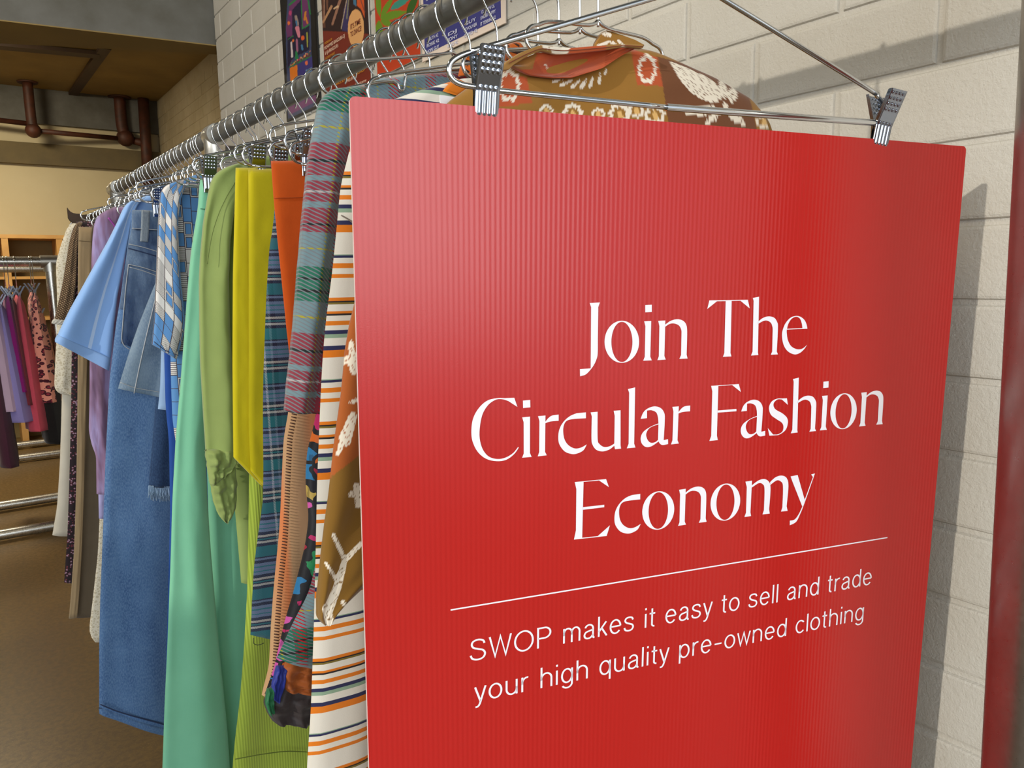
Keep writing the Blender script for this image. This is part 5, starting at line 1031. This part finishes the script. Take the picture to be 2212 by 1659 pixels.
# ------------------------------------------------------------------ galvanised post at the right edge
pu = .25
def post_pt(x, y): p, h = onU(x, y, pu); return Vector((p, pu, EYE+h))+Vector((RT.x, RT.y, 0)).normalized()*.040
pa_, pb_ = post_pt(2207, 400), post_pt(2137, 1659)
def post_at(z): return pa_+(pb_-pa_)*((z-pa_.z)/(pb_.z-pa_.z))
pp, pu = post_at(0).x, post_at(0).y
t = thing('steel_post', (pp, pu, 0), 'grey galvanised steel post in front of the painted brick wall at right', 'post')
q = MB(); q.tube([post_at(z) for z in (.006, .7, 1.4, 2.1, 2.8, CEIL+.24)], .040, 48); auto_sharp(q.build('tube', galv('weathered_steel', (.42, .40, .36, 1), .30), t))
q = MB(); q.lathe((pp, pu, 0), (0, 0, 1), [(0, .08), (.008, .08)], 24); auto_sharp(q.build('base_plate', ZINC, t))
# ------------------------------------------------------------------ second rack in the background
BRT = galv('bright_rack_tube', (.72, .70, .64, 1), .28)
def floor_rack(name, u, p0, p1, h, r, half, label, group):
    t = thing(name, ((p0+p1)/2, u, 0), label, 'rack', group)
    q = MB(); q.tube([(p0, u, EYE+h), (p1, u, EYE+h)], r, 20); auto_sharp(q.build('top_rail', BRT, t))
    for p in (p0+.02, p1-.02):
        q = MB(); q.tube([(p, u, EYE+h), (p, u, r+.03)], r, 18); auto_sharp(q.build('upright', BRT, t))
        q = MB(); q.tube([(p-.05, u, EYE+h), (p+.045, u, EYE+h)], r*1.25, 18); q.tube([(p, u, EYE+h), (p, u, EYE+h-.06)], r*1.25, 18); auto_sharp(q.build('corner_fitting', ZINC, t))
        q = MB(); q.tube([(p, u-half, r+.012), (p, u+half, r+.012)], r, 16); auto_sharp(q.build('foot_bar', BRT, t))
        for s_ in (-1, 1):
            q = MB(); q.lathe((p, u+s_*half*.9, 0), (0, 0, 1), [(0, r*.9), (.012, r*1.1), (.018, r*.8)], 14); q.build('foot', DARKW, t)
    for s_ in (-1, 1):
        q = MB(); q.tube([(p0, u+s_*half, r+.012), (p1, u+s_*half, r+.012)], r, 16); auto_sharp(q.build('base_bar', BRT, t))
    return t
floor_rack('garment_rack', 5.40, -2.3, onU(116, 565, 5.4)[0], hU(100, 565, 5.4), .030, .34, 'silver tube garment rack of skirts in the left background', 'garment racks in the background')
floor_rack('garment_rack', 7.55, -2.6, onU(60, 580, 7.55)[0]+.55, hU(20, 581, 7.55), .030, .30, 'farther silver tube garment rack behind the skirt rack', 'garment racks in the background')
def side_panel(name, p, u0, u1, h0, h1, mat, parent, th, flare=0., seed=1):
    """cloth hanging edge-on: spans u0..u1, thickness th across the view"""
    fd = folds(seed, .010, 2.2, .5, .3); V = []; UV = []; nu, nv = 12, 40; F = []
    for sd in (-1, 1):
        for j in range(nv+1):
            t_ = j/nv
            for i in range(nu+1):
                s = i/nu; e = max(0., 1-(2*s-1)**6)**.5; w_ = th*(.35+.65*min(1, t_*2.2)+flare*t_); cu = (u0+u1)/2+(s-.5)*(u1-u0)*(1+.25*flare*t_)
                V.append((p+flare*.10*t_+sd*w_/2*e*min(1, .3+t_*12)+fd(s, t_)*e, cu, EYE+h1+(h0-h1)*t_)); UV.append((cu+sd*.3, h1+(h0-h1)*t_))
    N = (nu+1)*(nv+1)
    for j in range(nv):
        for i in range(nu):
            a = j*(nu+1)+i; F += [(a, a+1, a+nu+2, a+nu+1), (N+a, N+a+nu+1, N+a+nu+2, N+a+1)]
        a = j*(nu+1); b = a+nu; F += [(a, a+nu+1, N+a+nu+1, N+a), (b, N+b, N+b+nu+1, b+nu+1)]
    for i in range(nu):
        a = nv*(nu+1)+i; F += [(i, N+i, N+i+1, i+1), (a, a+1, N+a+1, N+a)]
    return mesh_obj(name, V, F, mat, parent, uv=UV, outward=True)
RH2 = hU(100, 565, 5.4)
def rack_garment(name, label, cat, x, ytop, ybot, th, mat, uc=5.15, half=.19, flare=.3, seed=1, clip=True, fur=None):
    u0 = uc-half; p = onU(x, (ytop+ybot)/2, u0)[0]; h1 = onU(x, ytop, u0)[1]; h0 = onU(x, ybot, u0)[1]
    g = thing(name, (p, 5.4, EYE+RH2), label, cat)
    side_panel(cat.split()[0]+'_panel', p, 5.4-half, 5.4+half, h0*5.4/u0*0+h0, h1, mat, g, th, flare, seed)
    q = MB(); c = Vector((p, 5.4, EYE+RH2)); hk = [c+Vector((0, .034*math.cos(a_), .034*math.sin(a_)-.002)) for a_ in [math.radians(z) for z in range(-30, 200, 20)]]+[c+Vector((0, -.01, -.06)), c+Vector((0, 0, -.09)), Vector((p, 5.4, EYE+h1+.05))]
    q.tube(hk, .0028, 6); q.tube([(p, 5.4-half*.9, EYE+h1+.02), (p, 5.4, EYE+h1+.055), (p, 5.4+half*.9, EYE+h1+.02)], .0028, 6); q.build('hanger_hook', CHROME, g)
    for s_ in (-1, 1):
        o = bpy.data.objects.new('clip', CLIP); COL.objects.link(o); o.parent = g; o.matrix_parent_inverse = Matrix.Translation(-g.location); o.location = (p, 5.4+s_*half*.8, EYE+h1+.012); o.rotation_euler = (0, 0, PI/2); o.scale = (1.3, 2.2, 1.6)
    return g
rack_garment('plum_skirt', 'plum skirt hem at the very left edge of the picture', 'skirt', -6, 650, 1035, .07, cloth('plum_wool', C(74, 26, 52)), seed=70)
rack_garment('lilac_dress', 'pale lilac satin dress, leftmost on the background rack', 'dress', 6, 640, 905, .10, cloth('pale_lilac_satin', C(206, 178, 206), rough=.5), seed=71)
rack_garment('periwinkle_dress', 'periwinkle dress hem under the pale lilac satin', 'dress', 22, 660, 930, .09, cloth('periwinkle_satin', C(150, 140, 206), rough=.5), seed=72, flare=.5)
rack_garment('magenta_skirt', 'deep magenta skirt hanging on the background rack', 'skirt', 36, 640, 860, .075, cloth('magenta_crepe', C(150, 6, 122), C(120, 4, 98)), seed=73)
rack_garment('maroon_skirt', 'dark maroon skirt squeezed between the magenta and the coral', 'skirt', 46, 645, 890, .05, cloth('maroon_crepe', C(120, 26, 44)), seed=74)
rack_garment('coral_skirt', 'coral pink pleated skirt on the background rack', 'skirt', 66, 640, 950, .085, cloth('coral_pleated_crepe', C(216, 84, 104), C(200, 72, 94)), seed=75)
rack_garment('leopard_skirt', 'pink leopard print skirt at the end of the background rack', 'skirt', 97, 633, 884, .085, leopard(), seed=76)
rack_garment('black_skirt', 'long black skirt behind the leopard print on the background rack', 'skirt', 110, 690, 978, .09, cloth('black_wool', C(14, 12, 14)), seed=77)
